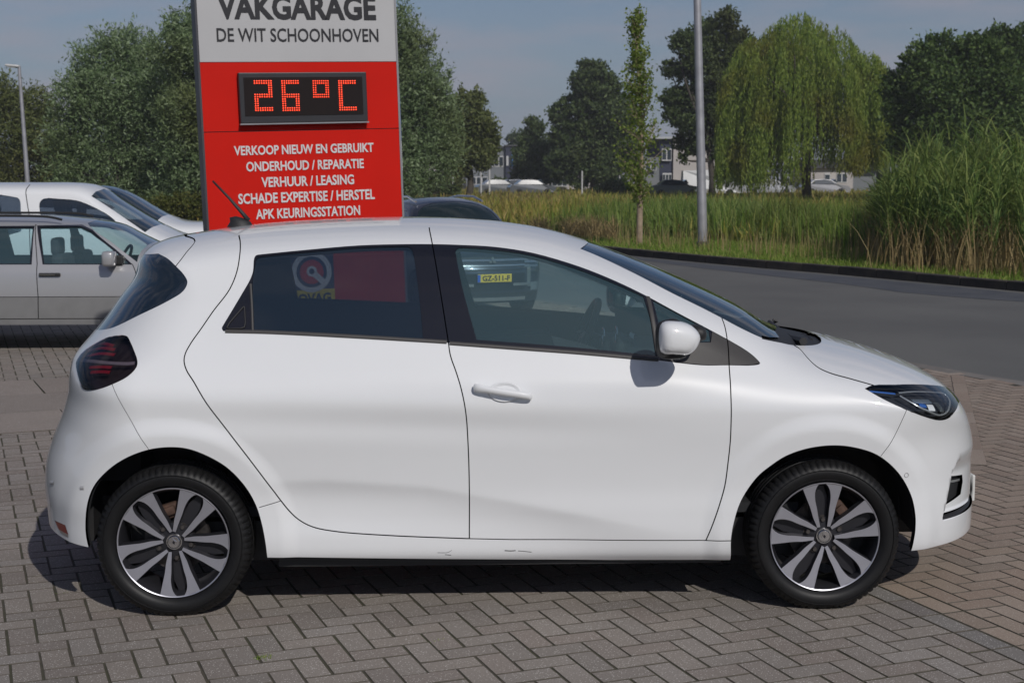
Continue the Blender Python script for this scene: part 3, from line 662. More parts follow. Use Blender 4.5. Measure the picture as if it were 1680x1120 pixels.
# ---- antenna, wiper
zr=BZ.Y([.15],[1.5])
a0=atY(398,368,0);b=MB();b.lathe([(.0001,.036),(.018,.030),(.030,.012),(.040,-.012)],16,'z',tuple(Vector((a0.x-.01,0,a0.z))));b.v=[(a0.x-.01+(x-a0.x+.01)*1.5+.02*(z>a0.z+.02)*-1,y,z) for x,y,z in b.v];b.obj('aerial_base',MBLK,hc,smooth=True)
b=MB();b.tube([atY(408,362,0),atY(398,350,0),atY(375,324,0),atY(349,297,0)],[.011,.009,.006,.0045],8);b.obj('roof_aerial',MBLK,hc,smooth=True)
b=MB();b.tube([atY(1262,528,.30),atY(1270,535,.2),atY(1283,545,-.05),atY(1300,555,-.25),atY(1318,560,-.45)],[.010,.012,.012,.014,.018],6);b.tube([atY(1265,531,.35),atY(1275,527,.3),atY(1268,524,.3)],.006,5);b.tube([atY(1290,551,-.1),atY(1318,549,0),atY(1332,557,-.2)],.006,5);b.obj('windscreen_wiper',MBLK,hc,auto=50)
# ---- cabin
def cab(nm,pts,Y,m,d=.05):
    b=MB();b.prism([(v.x,v.z) for v in [atY(*p,Y) for p in pts]],Y,Y+d,'y');return b.obj(nm,m,hc,auto=50)
cab('dark_reflection_gap',[(778,556),(840,550),(903,547),(909,560),(916,580),(778,574)],-.60,mat('reflection_gap_black',(.004,.004,.005),.9,spec=0),.2)  # black shape painting a gap in the window's sky reflection
cab('door_top_trim',[(905,552),(960,566),(1015,585),(916,582)],-.70,LINE,.04)
cab('dashboard_sticker',[(1034,544),(1041,548),(1039,556),(1032,551)],-.35,WLED,.004)
for p_ in ((990,551),(1011,549)):
    c_=atY(*p_,-.25);b=MB();b.tube([c_+Vector((0,.035*math.cos(a),.035*math.sin(a))) for a in np.linspace(0,2*math.pi,17)],.005,6,cap=False);b.obj('air_vent_ring',CHR,hc,smooth=True)
def seat(x,y,rear=False):
    s=empty('seat',(x,y,0),0,hc);w_=.50 if not rear else 1.2
    b=MB();b.box((0,0,.52),(.50,w_,.16),bev=.05);b.obj('seat_cushion',SEAT,s,auto=60)
    b=MB();m_=Matrix.Rotation(D(-16),3,'Y');b.box((-.30,0,.84),(.14,w_,.62),rot=None,bev=.05);b.v=[tuple(m_@(Vector(v)-Vector((-.25,0,.55)))+Vector((-.25,0,.55))) for v in b.v];b.obj('seat_backrest',SEAT,s,auto=60)
    for yy in ((0,) if not rear else (-.38,.38)):
        b=MB();b.box((-.42,yy,1.20 if not rear else 1.14),(.10,.26,.17),bev=.04);b.obj('headrest',SEAT,s,auto=60)
seat(1.50,-.37);seat(1.50,.37);seat(.42,0,True)
b=MB();b.box((2.05,0,.83),(.50,1.42,.22),bev=.06);b.box((2.3,0,.88),(.35,1.3,.12),bev=.04);b.box((1.86,.37,.93),(.16,.36,.09),bev=.03);b.box((1.84,0,.90),(.05,.24,.2),bev=.02);b.obj('dashboard',LINE,hc,auto=50)
b=MB();sw=atY(955,552,.37);
RQ=Matrix.Rotation(D(24),3,'Y')
ringp=[Vector((0,.185*math.cos(a),.185*math.sin(a))) for a in np.linspace(0,2*math.pi,33)]
b.tube([sw+RQ@p for p in ringp],.017,8,cap=False);
for a in(0,math.pi,-math.pi/2): b.tube([sw+Vector((.02,0,0)),sw+RQ@Vector((0,.18*math.cos(a),.18*math.sin(a)))],[.03,.014],6)
b.tube([sw+Vector((.02,0,-.0)),sw+Vector((.25,0,-.10))],.035,8);b.obj('steering_wheel',MBLK,hc,smooth=True)
mi=atY(1010,490,0);b=MB();b.box(tuple(mi),(.045,.24,.075),bev=.018);b.tube([mi+Vector((.03,0,.02)),mi+Vector((.06,0,.09))],.014,6);b.obj('rear_view_mirror',MBLK,hc,auto=50)
b=MB();b.box((1.3,0,.40),(2.4,1.5,.04));b.obj('cabin_floor',LINE,hc)
b=MB();b.box((3.395,0,.36),(.012,.52,.115),bev=.003);b.obj('number_plate',mat('white_plate_edge',(.6,.6,.58),.4),hc)
b=MB();b.box((2.0,0,.62),(.5,1.3,.2));b.obj('cabin_bulkhead',LINE,hc);b=MB();b.box((-.3,0,.70),(.25,1.2,.4));b.obj('boot_bulkhead',LINE,hc)
# ------------------------------------------------------------ ground: paving, road, verge
def noise_mat(name,c1,c2,scale,rough=.9,c3=None,s2=None,bump=None,stretch=None,detail=8,coord='Object',fac=.5,lo=.35,hi=.65):
    m=bpy.data.materials.new(name);m.use_nodes=True;n=m.node_tree;b=n.nodes['Principled BSDF'];b.inputs['Roughness'].default_value=rough
    t=n.nodes.new('ShaderNodeTexCoord');src=t.outputs[coord]
    if stretch:
        mp=n.nodes.new('ShaderNodeMapping');mp.inputs['Scale'].default_value=stretch;n.links.new(src,mp.inputs[0]);src=mp.outputs[0]
    def nz(sc):
        z=n.nodes.new('ShaderNodeTexNoise');z.inputs['Scale'].default_value=sc;z.inputs['Detail'].default_value=detail;n.links.new(src,z.inputs['Vector']);r=n.nodes.new('ShaderNodeMapRange');r.inputs['From Min'].default_value=lo;r.inputs['From Max'].default_value=hi;n.links.new(z.outputs['Fac'],r.inputs[0]);return r.outputs[0]
    mx=n.nodes.new('ShaderNodeMix');mx.data_type='RGBA';mx.inputs[6].default_value=(*c1,1);mx.inputs[7].default_value=(*c2,1);n.links.new(nz(scale),mx.inputs[0]);out=mx.outputs[2]
    if c3:
        m2=n.nodes.new('ShaderNodeMix');m2.data_type='RGBA';m2.inputs[7].default_value=(*c3,1);n.links.new(out,m2.inputs[6]);q=n.nodes.new('ShaderNodeMath');q.operation='MULTIPLY';q.inputs[1].default_value=fac;n.links.new(nz(s2),q.inputs[0]);n.links.new(q.outputs[0],m2.inputs[0]);out=m2.outputs[2]
    n.links.new(out,b.inputs['Base Color'])
    if bump:
        z=n.nodes.new('ShaderNodeTexNoise');z.inputs['Scale'].default_value=bump[0];z.inputs['Detail'].default_value=5;n.links.new(src,z.inputs['Vector']);bp=n.nodes.new('ShaderNodeBump');bp.inputs['Strength'].default_value=bump[1];bp.inputs['Distance'].default_value=bump[2];n.links.new(z.outputs['Fac'],bp.inputs['Height']);n.links.new(bp.outputs[0],b.inputs['Normal'])
    MATS[name]=m;return m
def sheet(name,poly,z,m,kind='structure'):
    b=MB();b.add([(p[0],p[1],z) for p in poly],[tuple(range(len(poly)))]);o=b.obj(name,m);tag(o,kind=kind);return o
def gp(*px): return [tuple(gnd(*p))[:2] for p in px]
EARTH=noise_mat('dry_earth_grass',(.055,.06,.022),(.10,.085,.035),1.2,c3=(.16,.13,.06),s2=.25,bump=(30,.6,.02))
sheet('ground',[(-900,-80),(900,-80),(900,900),(-900,900)],-.055,EARTH)
JOINT=noise_mat('sand_joint',(.056,.048,.037),(.092,.077,.058),30,c3=(.045,.05,.018),s2=2.2,fac=.7,bump=(200,.6,.004))
ASPH=noise_mat('asphalt',(.108,.108,.102),(.150,.147,.138),120,rough=.85,c3=(.085,.084,.082),s2=.45,fac=.6,bump=(400,.5,.004),stretch=None)
# paving bed (dark joint sand) under every paver
near=gp((1560,604),(1680,627));
e1=Vector((*near[0],0));e2=Vector((*near[1],0));
road_near=[tuple(gnd(*p))[:2] for p in ((560,458),(700,470),(800,482),(880,493),(962,506),(1100,528),(1250,556),(1380,580),(1500,601),(1560,612),(1620,622),(1680,632))]
d=(Vector(road_near[-1])-Vector(road_near[-3])).normalized();road_near.append(tuple(Vector(road_near[-1])+d*3));road_near.append(tuple(Vector(road_near[-1])+Vector((.5,-.86))*30))
road_near=[(-120,road_near[0][1]+1.5),(-20,road_near[0][1]+.8)]+road_near
kerb_px=[(700,398),(850,403),(950,409),(1000,413),(1055,419),(1150,428),(1250,437),(1350,445),(1450,454),(1560,464),(1680,475)]
road_far=[tuple(gnd(*p))[:2] for p in kerb_px];d=(Vector(road_far[-1])-Vector(road_far[-2])).normalized()
road_far=[(-160,road_far[0][1]+8),(-30,road_far[0][1]+2)]+road_far+[tuple(Vector(road_far[-1])+d*5),tuple(Vector(road_far[-1])+Vector((.80,-.6))*60)]
sheet('road',road_far+road_near[::-1],-.035,ASPH)
pav=[(-120,-14)]+road_near[:1]+road_near[1:-1]+[(7.5,-14)]
sheet('paving_bed',[(-120,-14)]+road_near+[(20,-25)],-.0030,JOINT)
def in_pav(x,y): return inpoly(np.array([x]),np.array([y]),np.array([(-120,-14)]+road_near+[(20,-25)]))[0]
PAVP=np.array([(-120,-14)]+road_near+[(20,-25)])
# ---- pavers
DIRTY=noise_mat('soiled_paver_edge',(.080,.070,.058),(.125,.108,.088),25)
def paver_mat(name,c,var,speck=(.62,.60,.56)):
    m=bpy.data.materials.new(name);m.use_nodes=True;n=m.node_tree;b=n.nodes['Principled BSDF'];b.inputs['Roughness'].default_value=.85;b.inputs['Specular IOR Level'].default_value=.35
    g=n.nodes.new('ShaderNodeNewGeometry');oi=n.nodes.new('ShaderNodeObjectInfo');a=n.nodes.new('ShaderNodeMath');a.operation='ADD';n.links.new(g.outputs['Random Per Island'],a.inputs[0]);n.links.new(oi.outputs['Random'],a.inputs[1]);f=n.nodes.new('ShaderNodeMath');f.operation='FRACT';n.links.new(a.outputs[0],f.inputs[0])
    rp=n.nodes.new('ShaderNodeValToRGB');e=rp.color_ramp.elements
    cols=[tuple(c[i]*(1+var*k+h[i]) for i in range(3)) for k,h in((-1,(0,0,0)),(-.4,(.04,-.01,-.03)),(.1,(0,0,0)),(.5,(.03,0,-.03)),(1,(0,.01,.03)))]
    e[0].color=(*cols[0],1);e[1].color=(*cols[4],1)
    for p,k in((.3,1),(.5,2),(.75,3)):
        q=e.new(p);q.color=(*cols[k],1)
    n.links.new(f.outputs[0],rp.inputs[0])
    pos=g.outputs['Position']
    def nz(sc,lo,hi,det=6):
        z=n.nodes.new('ShaderNodeTexNoise');z.inputs['Scale'].default_value=sc;z.inputs['Detail'].default_value=det;n.links.new(pos,z.inputs['Vector']);r=n.nodes.new('ShaderNodeMapRange');r.inputs['From Min'].default_value=lo;r.inputs['From Max'].default_value=hi;r.clamp=True;n.links.new(z.outputs['Fac'],r.inputs[0]);return r.outputs[0]
    m1=n.nodes.new('ShaderNodeMix');m1.data_type='RGBA';m1.blend_type='MULTIPLY';m1.inputs[0].default_value=1;n.links.new(rp.outputs[0],m1.inputs[6])
    mr=n.nodes.new('ShaderNodeMapRange');mr.inputs['To Min'].default_value=.78;mr.inputs['To Max'].default_value=1.22;n.links.new(nz(160,.3,.7,8),mr.inputs[0]);n.links.new(mr.outputs[0],m1.inputs[7])
    mb=n.nodes.new('ShaderNodeMix');mb.data_type='RGBA';mb.blend_type='MULTIPLY';mb.inputs[0].default_value=1;n.links.new(m1.outputs[2],mb.inputs[6]);mr2=n.nodes.new('ShaderNodeMapRange');mr2.inputs['To Min'].default_value=.86;mr2.inputs['To Max'].default_value=1.12;n.links.new(nz(.9,.3,.7),mr2.inputs[0]);n.links.new(mr2.outputs[0],mb.inputs[7])
    v=n.nodes.new('ShaderNodeTexVoronoi');v.inputs['Scale'].default_value=110;n.links.new(pos,v.inputs['Vector'])
    lt=n.nodes.new('ShaderNodeMath');lt.operation='LESS_THAN';lt.inputs[1].default_value=.24;n.links.new(v.outputs['Distance'],lt.inputs[0])
    sel=n.nodes.new('ShaderNodeMath');sel.operation='GREATER_THAN';sel.inputs[1].default_value=.42;n.links.new(v.outputs['Color'],sel.inputs[0])
    mu=n.nodes.new('ShaderNodeMath');mu.operation='MULTIPLY';n.links.new(lt.outputs[0],mu.inputs[0]);n.links.new(sel.outputs[0],mu.inputs[1]);mu2=n.nodes.new('ShaderNodeMath');mu2.operation='MULTIPLY';mu2.inputs[1].default_value=.75;n.links.new(mu.outputs[0],mu2.inputs[0])
    ms=n.nodes.new('ShaderNodeMix');ms.data_type='RGBA';ms.inputs[7].default_value=(*speck,1);n.links.new(mb.outputs[2],ms.inputs[6]);n.links.new(mu2.outputs[0],ms.inputs[0])
    n.links.new(ms.outputs[2],b.inputs['Base Color'])
    z=n.nodes.new('ShaderNodeTexNoise');z.inputs['Scale'].default_value=260;z.inputs['Detail'].default_value=3;n.links.new(pos,z.inputs['Vector']);bp=n.nodes.new('ShaderNodeBump');bp.inputs['Strength'].default_value=.5;bp.inputs['Distance'].default_value=.002;n.links.new(z.outputs['Fac'],bp.inputs['Height']);n.links.new(bp.outputs[0],b.inputs['Normal'])
    MATS[name]=m;return m
PG=paver_mat('grey_paver',(.230,.206,.184),.10);PGD=paver_mat('dark_grey_paver',(.180,.170,.160),.14);PT=paver_mat('tan_paver',(.262,.212,.172),.12,(.5,.45,.38));PSL=paver_mat('concrete_slab',(.25,.215,.19),.06);
BL,BW=.2105,.1052
def paver_geo(L_,W_,j=.0085,h=.03,bev=.0016):
    a,b=L_/2-j/2,W_/2-j/2;c,d=a-bev,b-bev
    V=[(-a,-b,-h),(a,-b,-h),(a,b,-h),(-a,b,-h),(-a,-b,-bev*.7),(a,-b,-bev*.7),(a,b,-bev*.7),(-a,b,-bev*.7),(-c,-d,0),(c,-d,0),(c,d,0),(-c,d,0)]
    F=[(8,9,10,11)]+[(i,(i+1)%4,(i+1)%4+4,i+4) for i in range(4)]+[(i+4,(i+1)%4+4,(i+1)%4+8,i+8) for i in range(4)]
    return np.array(V),np.array(F)
def herring(ang,origin,test,L_=BL,W_=BW,R=60):
    """90 degree herringbone: list of (x,y,rot)"""
    ca,sa=math.cos(ang),math.sin(ang);out=[]
    I=np.arange(-R,R)
    for i in I:
        for k in I:
            # unit cell: horizontal brick occupying cells (a,b),(a+1,b); vertical (a,b),(a,b+1)
            a=i;b=k
            m=(a-b)%4
            if m==0: u,v,r=(a+1)*W_,(b+.5)*W_,0
            elif m==2: u,v,r=(a+.5)*W_,(b+0)*W_,1
            else: continue
            x=origin[0]+u*ca-v*sa;y=origin[1]+u*sa+v*ca;out.append((x,y,ang+(math.pi/2 if r else 0)))
    A=np.array(out);return A[test(A[:,0],A[:,1])]
def lay(A,name,parent,m,L_=BL,W_=BW,n_single=300,bed=0.,extra=None):
    """A rows (x,y,rot): nearest ones become single objects, the rest one joined mesh"""
    V,F=paver_geo(L_,W_);dist=np.hypot(A[:,0]-CC[0],A[:,1]-CC[1]);pp=proj(np.c_[A[:,:2],np.zeros(len(A))]);vis=(pp[:,0]>-10)&(pp[:,0]<1690)&(pp[:,1]<1128)&(pp[:,1]>0)
    zj=bed+rng.normal(0,.0004,len(A));tx=rng.normal(0,.0012,len(A));ty=rng.normal(0,.0012,len(A));A=A.copy();A[:,2]+=rng.normal(0,.005,len(A));A[:,:2]+=rng.normal(0,.0008,(len(A),2))
    hid=(pp[:,1]<905)&(pp[:,0]>150)&(pp[:,0]<1500)&(pp[:,1]>560)
    order=np.argsort(dist+1000*(~vis)+500*hid);single=set(order[:n_single].tolist())
    MI=np.r_[0,np.ones(len(F)-1,int)];me=npmesh(name,V,F,mi=MI);me.materials.append(m);me.materials.append(DIRTY)
    for i in single:
        o=bpy.data.objects.new(name,me);COL.objects.link(o);o.parent=parent;o.location=(A[i,0],A[i,1],zj[i]);o.rotation_euler=(tx[i],ty[i],A[i,2])
    rest=[i for i in range(len(A)) if i not in single]
    if rest:
        R=A[rest];c,s=np.cos(R[:,2])[:,None],np.sin(R[:,2])[:,None]
        X=V[None,:,0]*c-V[None,:,1]*s+R[:,0,None];Y=V[None,:,0]*s+V[None,:,1]*c+R[:,1,None];Z=np.repeat(V[None,:,2],len(R),0)+zj[rest][:,None]+tx[rest][:,None]*V[None,:,1]+ty[rest][:,None]*V[None,:,0]
        VV=np.stack([X,Y,Z],2).reshape(-1,3);FF=(F[None]+(np.arange(len(R))*len(V))[:,None,None]).reshape(-1,4)
        o=link(name,npmesh(name,VV,FF,mi=np.tile(MI,len(R))),parent,[m,DIRTY]);tag(o,kind='stuff')
# tan/grey border line and frame: u along bricks (23 deg), v across
AH=D(23.5)
b0=gnd(1440,960);b1=gnd(1680,1066);bd=(Vector((b0.x,b0.y))-Vector((b1.x,b1.y))).normalized()   # border direction, away from the camera
bn=Vector((bd.y,-bd.x))  # to the right (tan side)
def side(x,y): return (x-b0.x)*bn.x+(y-b0.y)*bn.y
AHB=math.atan2(-bn.y,-bn.x)+math.pi
AH=AHB  # pattern follows the border
# transverse slab band on the left, behind the car
s0=gnd(0,712);s1=gnd(110,704);sd_=(Vector((s1.x,s1.y))-Vector((s0.x,s0.y))).normalized();sn=Vector((-sd_.y,sd_.x))
def band(x,y): return (x-s0.x)*sn.x+(y-s0.y)*sn.y
g0=gnd(0,626);bw=band(g0.x,g0.y)
FAR=proj
def vis_reg(x,y,m=.35):
    p=proj(np.c_[x,y,np.zeros_like(x)]);d=(np.c_[x,y,np.zeros_like(x)]-CC)@CFW
    return (p[:,0]>-120)&(p[:,0]<1800)&(p[:,1]<1290)&(d>0)
grey=empty('pavement');tag(grey,kind='structure')
def split(ori,neg,test):
    ca,sa=math.cos(AH),math.sin(AH);A=herring(AH,ori,test,R=150);u=(A[:,0]-ori[0])*ca+(A[:,1]-ori[1])*sa;isH=abs(A[:,2]-AH)<.1
    if neg: u=-u
    full=np.where(isH,u>BW*.9,u>BW*.4);half=isH&(u>-.01)&(u<.02);Hf=A[half].copy();s_=-1 if neg else 1
    Hf[:,0]+=s_*ca*BW/2;Hf[:,1]+=s_*sa*BW/2;return A[full],Hf
og=(b0.x-bn.x*.109,b0.y-bn.y*.109)
A,Hg=split(og,True,lambda x,y:(side(x,y)<.05)&(band(x,y)<.05)&vis_reg(x,y)&inpoly(x,y,PAVP))
lay(A,'brick',grey,PG);lay(Hg,'half_brick',grey,PG,L_=BW,n_single=30)
A=herring(AH,(b0.x,b0.y),lambda x,y:(side(x,y)<-.075)&(band(x,y)>bw-.05)&vis_reg(x,y)&(y<26)&inpoly(x,y,PAVP),R=260)
lay(A,'brick',grey,PG,n_single=0)
# soldier course each side of the border
k=np.arange(-60,60);cs=[]
for off,mm,n_ in((-.055,PGD,0),(.055,PT,0)):
    P=np.array([(b0.x+bd.x*(i+.5)*BL+bn.x*off,b0.y+bd.y*(i+.5)*BL+bn.y*off,math.atan2(bd.y,bd.x)) for i in k]);P=P[vis_reg(P[:,0],P[:,1])&inpoly(P[:,0],P[:,1],PAVP)]
    cs.append((P,mm))
lay(cs[0][0],'edge_brick',grey,PGD,n_single=14)
tan=empty('pavement');tag(tan,kind='structure')
lay(cs[1][0],'edge_brick',tan,PT,n_single=14)
# kerb-like strip running towards the road inside the tan field
q=[gnd(1562,631),gnd(1586,630),gnd(1627,789),gnd(1598,789)]
def strp(x,y):
    a=Vector((q[1].x,q[1].y));b_=Vector((q[2].x,q[2].y));d=(b_-a).normalized();n=Vector((d.y,-d.x));return (x-a.x)*n.x+(y-a.y)*n.y,(x-a.x)*d.x+(y-a.y)*d.y,d,n,(b_-a).length
_,_,sdv,snv,sln=strp(0.,0.)
sg=1 if strp(q[0].x,q[0].y)[0]>0 else -1;SWD=abs(strp(q[0].x,q[0].y)[0])
def notstrip(x,y):
    u,v=strp(x,y)[:2];u=u*sg
    return ~((u>.06)&(u<SWD-.06)&(v>-.3)&(v<sln-.06))
A,Hg=split((b0.x+bn.x*.109,b0.y+bn.y*.109),False,lambda x,y:(side(x,y)>.0)&notstrip(x,y)&vis_reg(x,y)&inpoly(x,y,PAVP))
lay(A,'brick',tan,PT,n_single=240);lay(Hg,'half_brick',tan,PT,L_=BW,n_single=30)
P=np.array([(q[1].x+sdv.x*(i+.5)*.5+snv.x*sg*SWD/2,q[1].y+sdv.y*(i+.5)*.5+snv.y*sg*SWD/2,math.atan2(sdv.y,sdv.x)) for i in range(-1,int(sln/.5))])
lay(P,'slab',tan,PT,L_=.5,W_=SWD,n_single=20,bed=.005)
# slab band, three courses of 0.6 m slabs
P=[]
nb_=max(1,round(bw/.8));sw=bw/nb_
for r in range(nb_):
    for i in range(-12,14): P.append((s0.x+sd_.x*(i+.5*(r%2))*1.0+sn.x*(r+.5)*sw,s0.y+sd_.y*(i+.5*(r%2))*1.0+sn.y*(r+.5)*sw,math.atan2(sd_.y,sd_.x)))
P=np.array(P);P=P[vis_reg(P[:,0],P[:,1])&(side(P[:,0],P[:,1])<-.3)]
lay(P,'slab',grey,PSL,L_=1.0,W_=sw,n_single=60,bed=.005)
# concrete channel along the near road edge and the dark kerb on the far side
def ribbon3(name,path,prof,m,closed=False):
    """sweep profile [(offset to left, z)] along 2-D path"""
    P=np.array(path,float);P=crom(P,4);t=np.gradient(P,axis=0);t/=np.linalg.norm(t,axis=1)[:,None];n=np.c_[-t[:,1],t[:,0]];V=[];F=[];k=len(prof)
    for i in range(len(P)):
        for o,z in prof: V.append((P[i,0]+n[i,0]*o,P[i,1]+n[i,1]*o,z))
    for i in range(len(P)-1):
        for j in range(k-1):F.append((i*k+j,i*k+j+1,(i+1)*k+j+1,(i+1)*k+j))
    b=MB();b.add(V,F);o=b.obj(name,m);return o
CONC=noise_mat('weathered_concrete',(.17,.155,.14),(.23,.21,.19),6,c3=(.1,.09,.08),s2=1.1)
o=ribbon3('gutter',road_near[2:-1],[(-.02,-.0),(.20,-.004),(.21,-.036)],CONC);tag(o,kind='structure')
KERB=noise_mat('dark_kerb',(.022,.020,.019),(.042,.037,.033),3,c3=(.075,.06,.042),s2=5,bump=(40,.6,.01))
kb=empty('kerb');tag(kb,kind='structure')
Kc=crom(np.array(road_far[1:-1]),30);kd=np.r_[0,np.cumsum(np.linalg.norm(np.diff(Kc,axis=0),axis=1))];KL=1.0
b=MB();b.box((0,.085,.035),(KL-.012,.17,.16),bev=.014);KME=b.mesh('kerb_stone');KME.materials.append(KERB);
km=[i for i in np.arange(0,kd[-1]-KL,KL)]
for d0 in km:
    a=Vector((np.interp(d0,kd,Kc[:,0]),np.interp(d0,kd,Kc[:,1])));c_=Vector((np.interp(d0+KL,kd,Kc[:,0]),np.interp(d0+KL,kd,Kc[:,1])));pp=proj([[a.x,a.y,0]])[0]
    if not(-100<pp[0]<1900): continue
    o=bpy.data.objects.new('kerb_stone',KME);COL.objects.link(o);o.parent=kb;o.location=(((a+c_)/2).x,((a+c_)/2).y,rng.normal(0,.003));o.rotation_euler=(0,rng.normal(0,.003),math.atan2(c_.y-a.y,c_.x-a.x))
PATCH=noise_mat('dark_asphalt',(.060,.064,.074),(.085,.088,.094),2.0,rough=.7,stretch=(1,1,1),bump=(400,.5,.004))  # darker, bluer asphalt for the strip beside the far kerb
w0=[tuple(gnd(*p))[:2] for p in ((1020,420),(1150,437),(1260,449),(1380,462),(1480,476),(1600,486),(1680,491))]
w1=[tuple(gnd(*p))[:2] for p in ((1000,415),(1055,421),(1150,430),(1250,439),(1350,447.5),(1450,456.5),(1560,466.5),(1680,478))]
sheet('dark_road_strip',w0+w1[::-1],-.031,PATCH)
# ------------------------------------------------------------ garage sign pylon
YW,LN=D(19),D(1.7)
su0=Vector((math.cos(YW),math.sin(YW),0));sz=Vector((0,0,1));SU=su0*math.cos(LN)+sz*math.sin(LN);SV=sz*math.cos(LN)-su0*math.sin(LN);SN=SU.cross(SV)  # SN towards the camera side
if SN.y>0: SN=-SN
sc0=atY(495,100,4.2)
def splane(x,y,off=0.):
    d=Vector(rays([(x,y)])[0]);c=Vector(CC);t=((sc0+SN*off)-c).dot(SN)/d.dot(SN);p=c+d*t-sc0;return p.dot(SU),p.dot(SV)
# local frame: empty at the pylon's foot
uL=splane(343,373)[0];uR=splane(660,355)[0];uM=(uL+uR)/2
foot=sc0+SU*uM;kf=foot.z/SV.z;foot=foot-SV*kf
sg_=empty('sign_pylon');MS=Matrix.Identity(4)
for i in range(3): MS[i][0]=SU[i];MS[i][1]=-SN[i];MS[i][2]=SV[i];MS[i][3]=foot[i]
sg_.matrix_world=MS
tag(sg_,'tall red and white garage sign with red digital temperature display behind the hatchback','sign')
def sp(x,y):
    u,v=splane(x,y);return u-uM,v+kf
RED=mat('sign_red',(.56,.010,.004),rough=.6,noise=(3,.03),spec=.12);SWH=mat('sign_white',(.44,.44,.445),rough=.5,noise=(2,.03));STX=mat('sign_black_lettering',(.006,.006,.010),.5);STW=mat('sign_white_lettering',(.62,.60,.60),.5);SFR=mat('sign_frame',(.30,.30,.31),rough=.4,metal=.6)
wS=uR-uL;hT=sp(490,-120)[1];hW=sp(490,102)[1];hS=sp(490,214)[1]
def sbox(nm,x0,x1,z0,z1,y0,y1,m,parent=sg_,bev=0): b=MB();b.box(((x0+x1)/2,(y0+y1)/2,(z0+z1)/2),(x1-x0,y1-y0,z1-z0),bev=bev);return b.obj(nm,m,parent)
sbox('white_panel',-wS/2,wS/2,hW+.002,hT,0,.04,SWH)
for (a,b_) in ((hS+.003,hW-.002),(.02,hS-.003)):
    sbox('red_panel',-wS/2,wS/2,a,b_,0,.04,RED)
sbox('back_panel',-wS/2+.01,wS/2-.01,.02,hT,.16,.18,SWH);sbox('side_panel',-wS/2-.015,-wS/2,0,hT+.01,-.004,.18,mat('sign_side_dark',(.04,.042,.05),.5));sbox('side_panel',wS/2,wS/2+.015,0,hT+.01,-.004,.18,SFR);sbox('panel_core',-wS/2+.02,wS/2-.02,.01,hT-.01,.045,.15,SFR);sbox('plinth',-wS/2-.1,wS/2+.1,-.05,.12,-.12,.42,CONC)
x1,z1=sp(653,152);x2,z2=sp(655,230);x3,z3=sp(657,280)
sbox('blue_edge_strip',wS/2+.016,wS/2+.032,z2,z1,.05,.2,mat('edge_blue',(.03,.12,.5),.4));sbox('white_edge_strip',wS/2+.016,wS/2+.032,z3,z2-.01,.05,.2,mat('edge_white',(.7,.7,.7),.4))
RXt=Matrix.Rotation(math.pi/2,4,'X')
def stext(s,xa,xb,yb,yt,m,bold,off=-.004):
    xm=(xa+xb)/2;u0,v0=sp(xa,yb);u1,_=sp(xb,yb);cu,cvv=sp(xm,yb);_,vt=sp(xm,yt)
    M4=Matrix.Translation(((u0+u1)/2,off,cvv))@RXt
    o=text('lettering',s,1.0,m,sg_,None,bold);me=o.data;xs=[v.co.x for v in me.vertices];ys=[v.co.y for v in me.vertices];mid=(min(xs)+max(xs))/2;kx=(u1-u0)/(max(xs)-min(xs));ky=(vt-cvv)/(max(ys)-min(ys));y0=min(ys)
    for v in me.vertices: v.co.x=(v.co.x-mid)*kx;v.co.y=(v.co.y-y0)*ky;v.co.z*=1
    o.matrix_basis=M4;o['label']='sign lettering reading '+s.title().replace('/','and');return o
stext('VAKGARAGE',357,617,33,-8,STX,.036);stext('DE WIT SCHOONHOVEN',356,621,69,47,STX,.010)
stext('VERKOOP NIEUW EN GEBRUIKT',384,613,252.5,237,STW,.026);stext('ONDERHOUD / REPARATIE',404,597,279,263,STW,.026);stext('VERHUUR / LEASING',429,581,305,288.5,STW,.026);stext('SCHADE EXPERTISE / HERSTEL',391,615,331,314,STW,.026);stext('APK KEURINGSSTATION',420,591,356.5,340,STW,.026)
# display
x0,z0=sp(393,203);x1_,z1_=sp(598,119)
BOXM=mat('display_case',(.022,.022,.026),rough=.4);sbox('display_case',x0,x1_,z0,z1_,-.05,-.002,BOXM,bev=.006);dsp=sbox('display_screen',x0+.035,x1_-.035,z0+.05,z1_-.035,-.054,-.0505,mat('display_face',(.012,.008,.008),rough=.7,spec=.2));sbox('display_lip',x0-.004,x1_+.004,z0-.012,z0-.002,-.06,-.01,SFR)
LEDM=mat('red_led',(.5,.03,.01),.4,emis=((1.0,.055,.012),1.6))
PAT={'2':['TOP','TR','MID','BL','BOT'],'6':['TOP','TL','BL','MID','BR','BOT'],'o':['O'],'C':['TOP','TL','BL','BOT']}
def dots(ch,xa,xb,ya,yb,cols=8,rows=14):
    ua,va=sp(xa,ya);ub,vb=sp(xb,yb);ub2,_=sp(xb,ya);w_,h_=ub2-ua,va-sp(xa,yb)[1];on=set();mid=rows//2
    for r in range(rows):
        for c in range(cols):
            t=r<2;bt=r>=rows-2;l=c<2;ri=c>=cols-2;m=(r in(mid-1,mid)) if ch!='o' else False;up=r<mid
            hit={'2':t or bt or m or (ri and up) or (l and not up),'6':t or bt or m or l or (ri and not up),'C':t or bt or l,'o':t or bt or l or ri}[ch]
            if hit:on.add((r,c))
    b=MB();px_=w_/(cols-1);pz=h_/(rows-1);R=px_*.34
    for r,c in on:
        x=ua+c*px_;z=va-r*pz;b.add([(x+R*math.cos(a),-.0565,z+R*math.sin(a)) for a in np.linspace(0,2*math.pi,7)[:-1]]+[(x,-.0585,z)],[(i,(i+1)%6,6) for i in range(6)])
    o=b.obj('led_digit',LEDM,dsp);o['kind']='stuff'
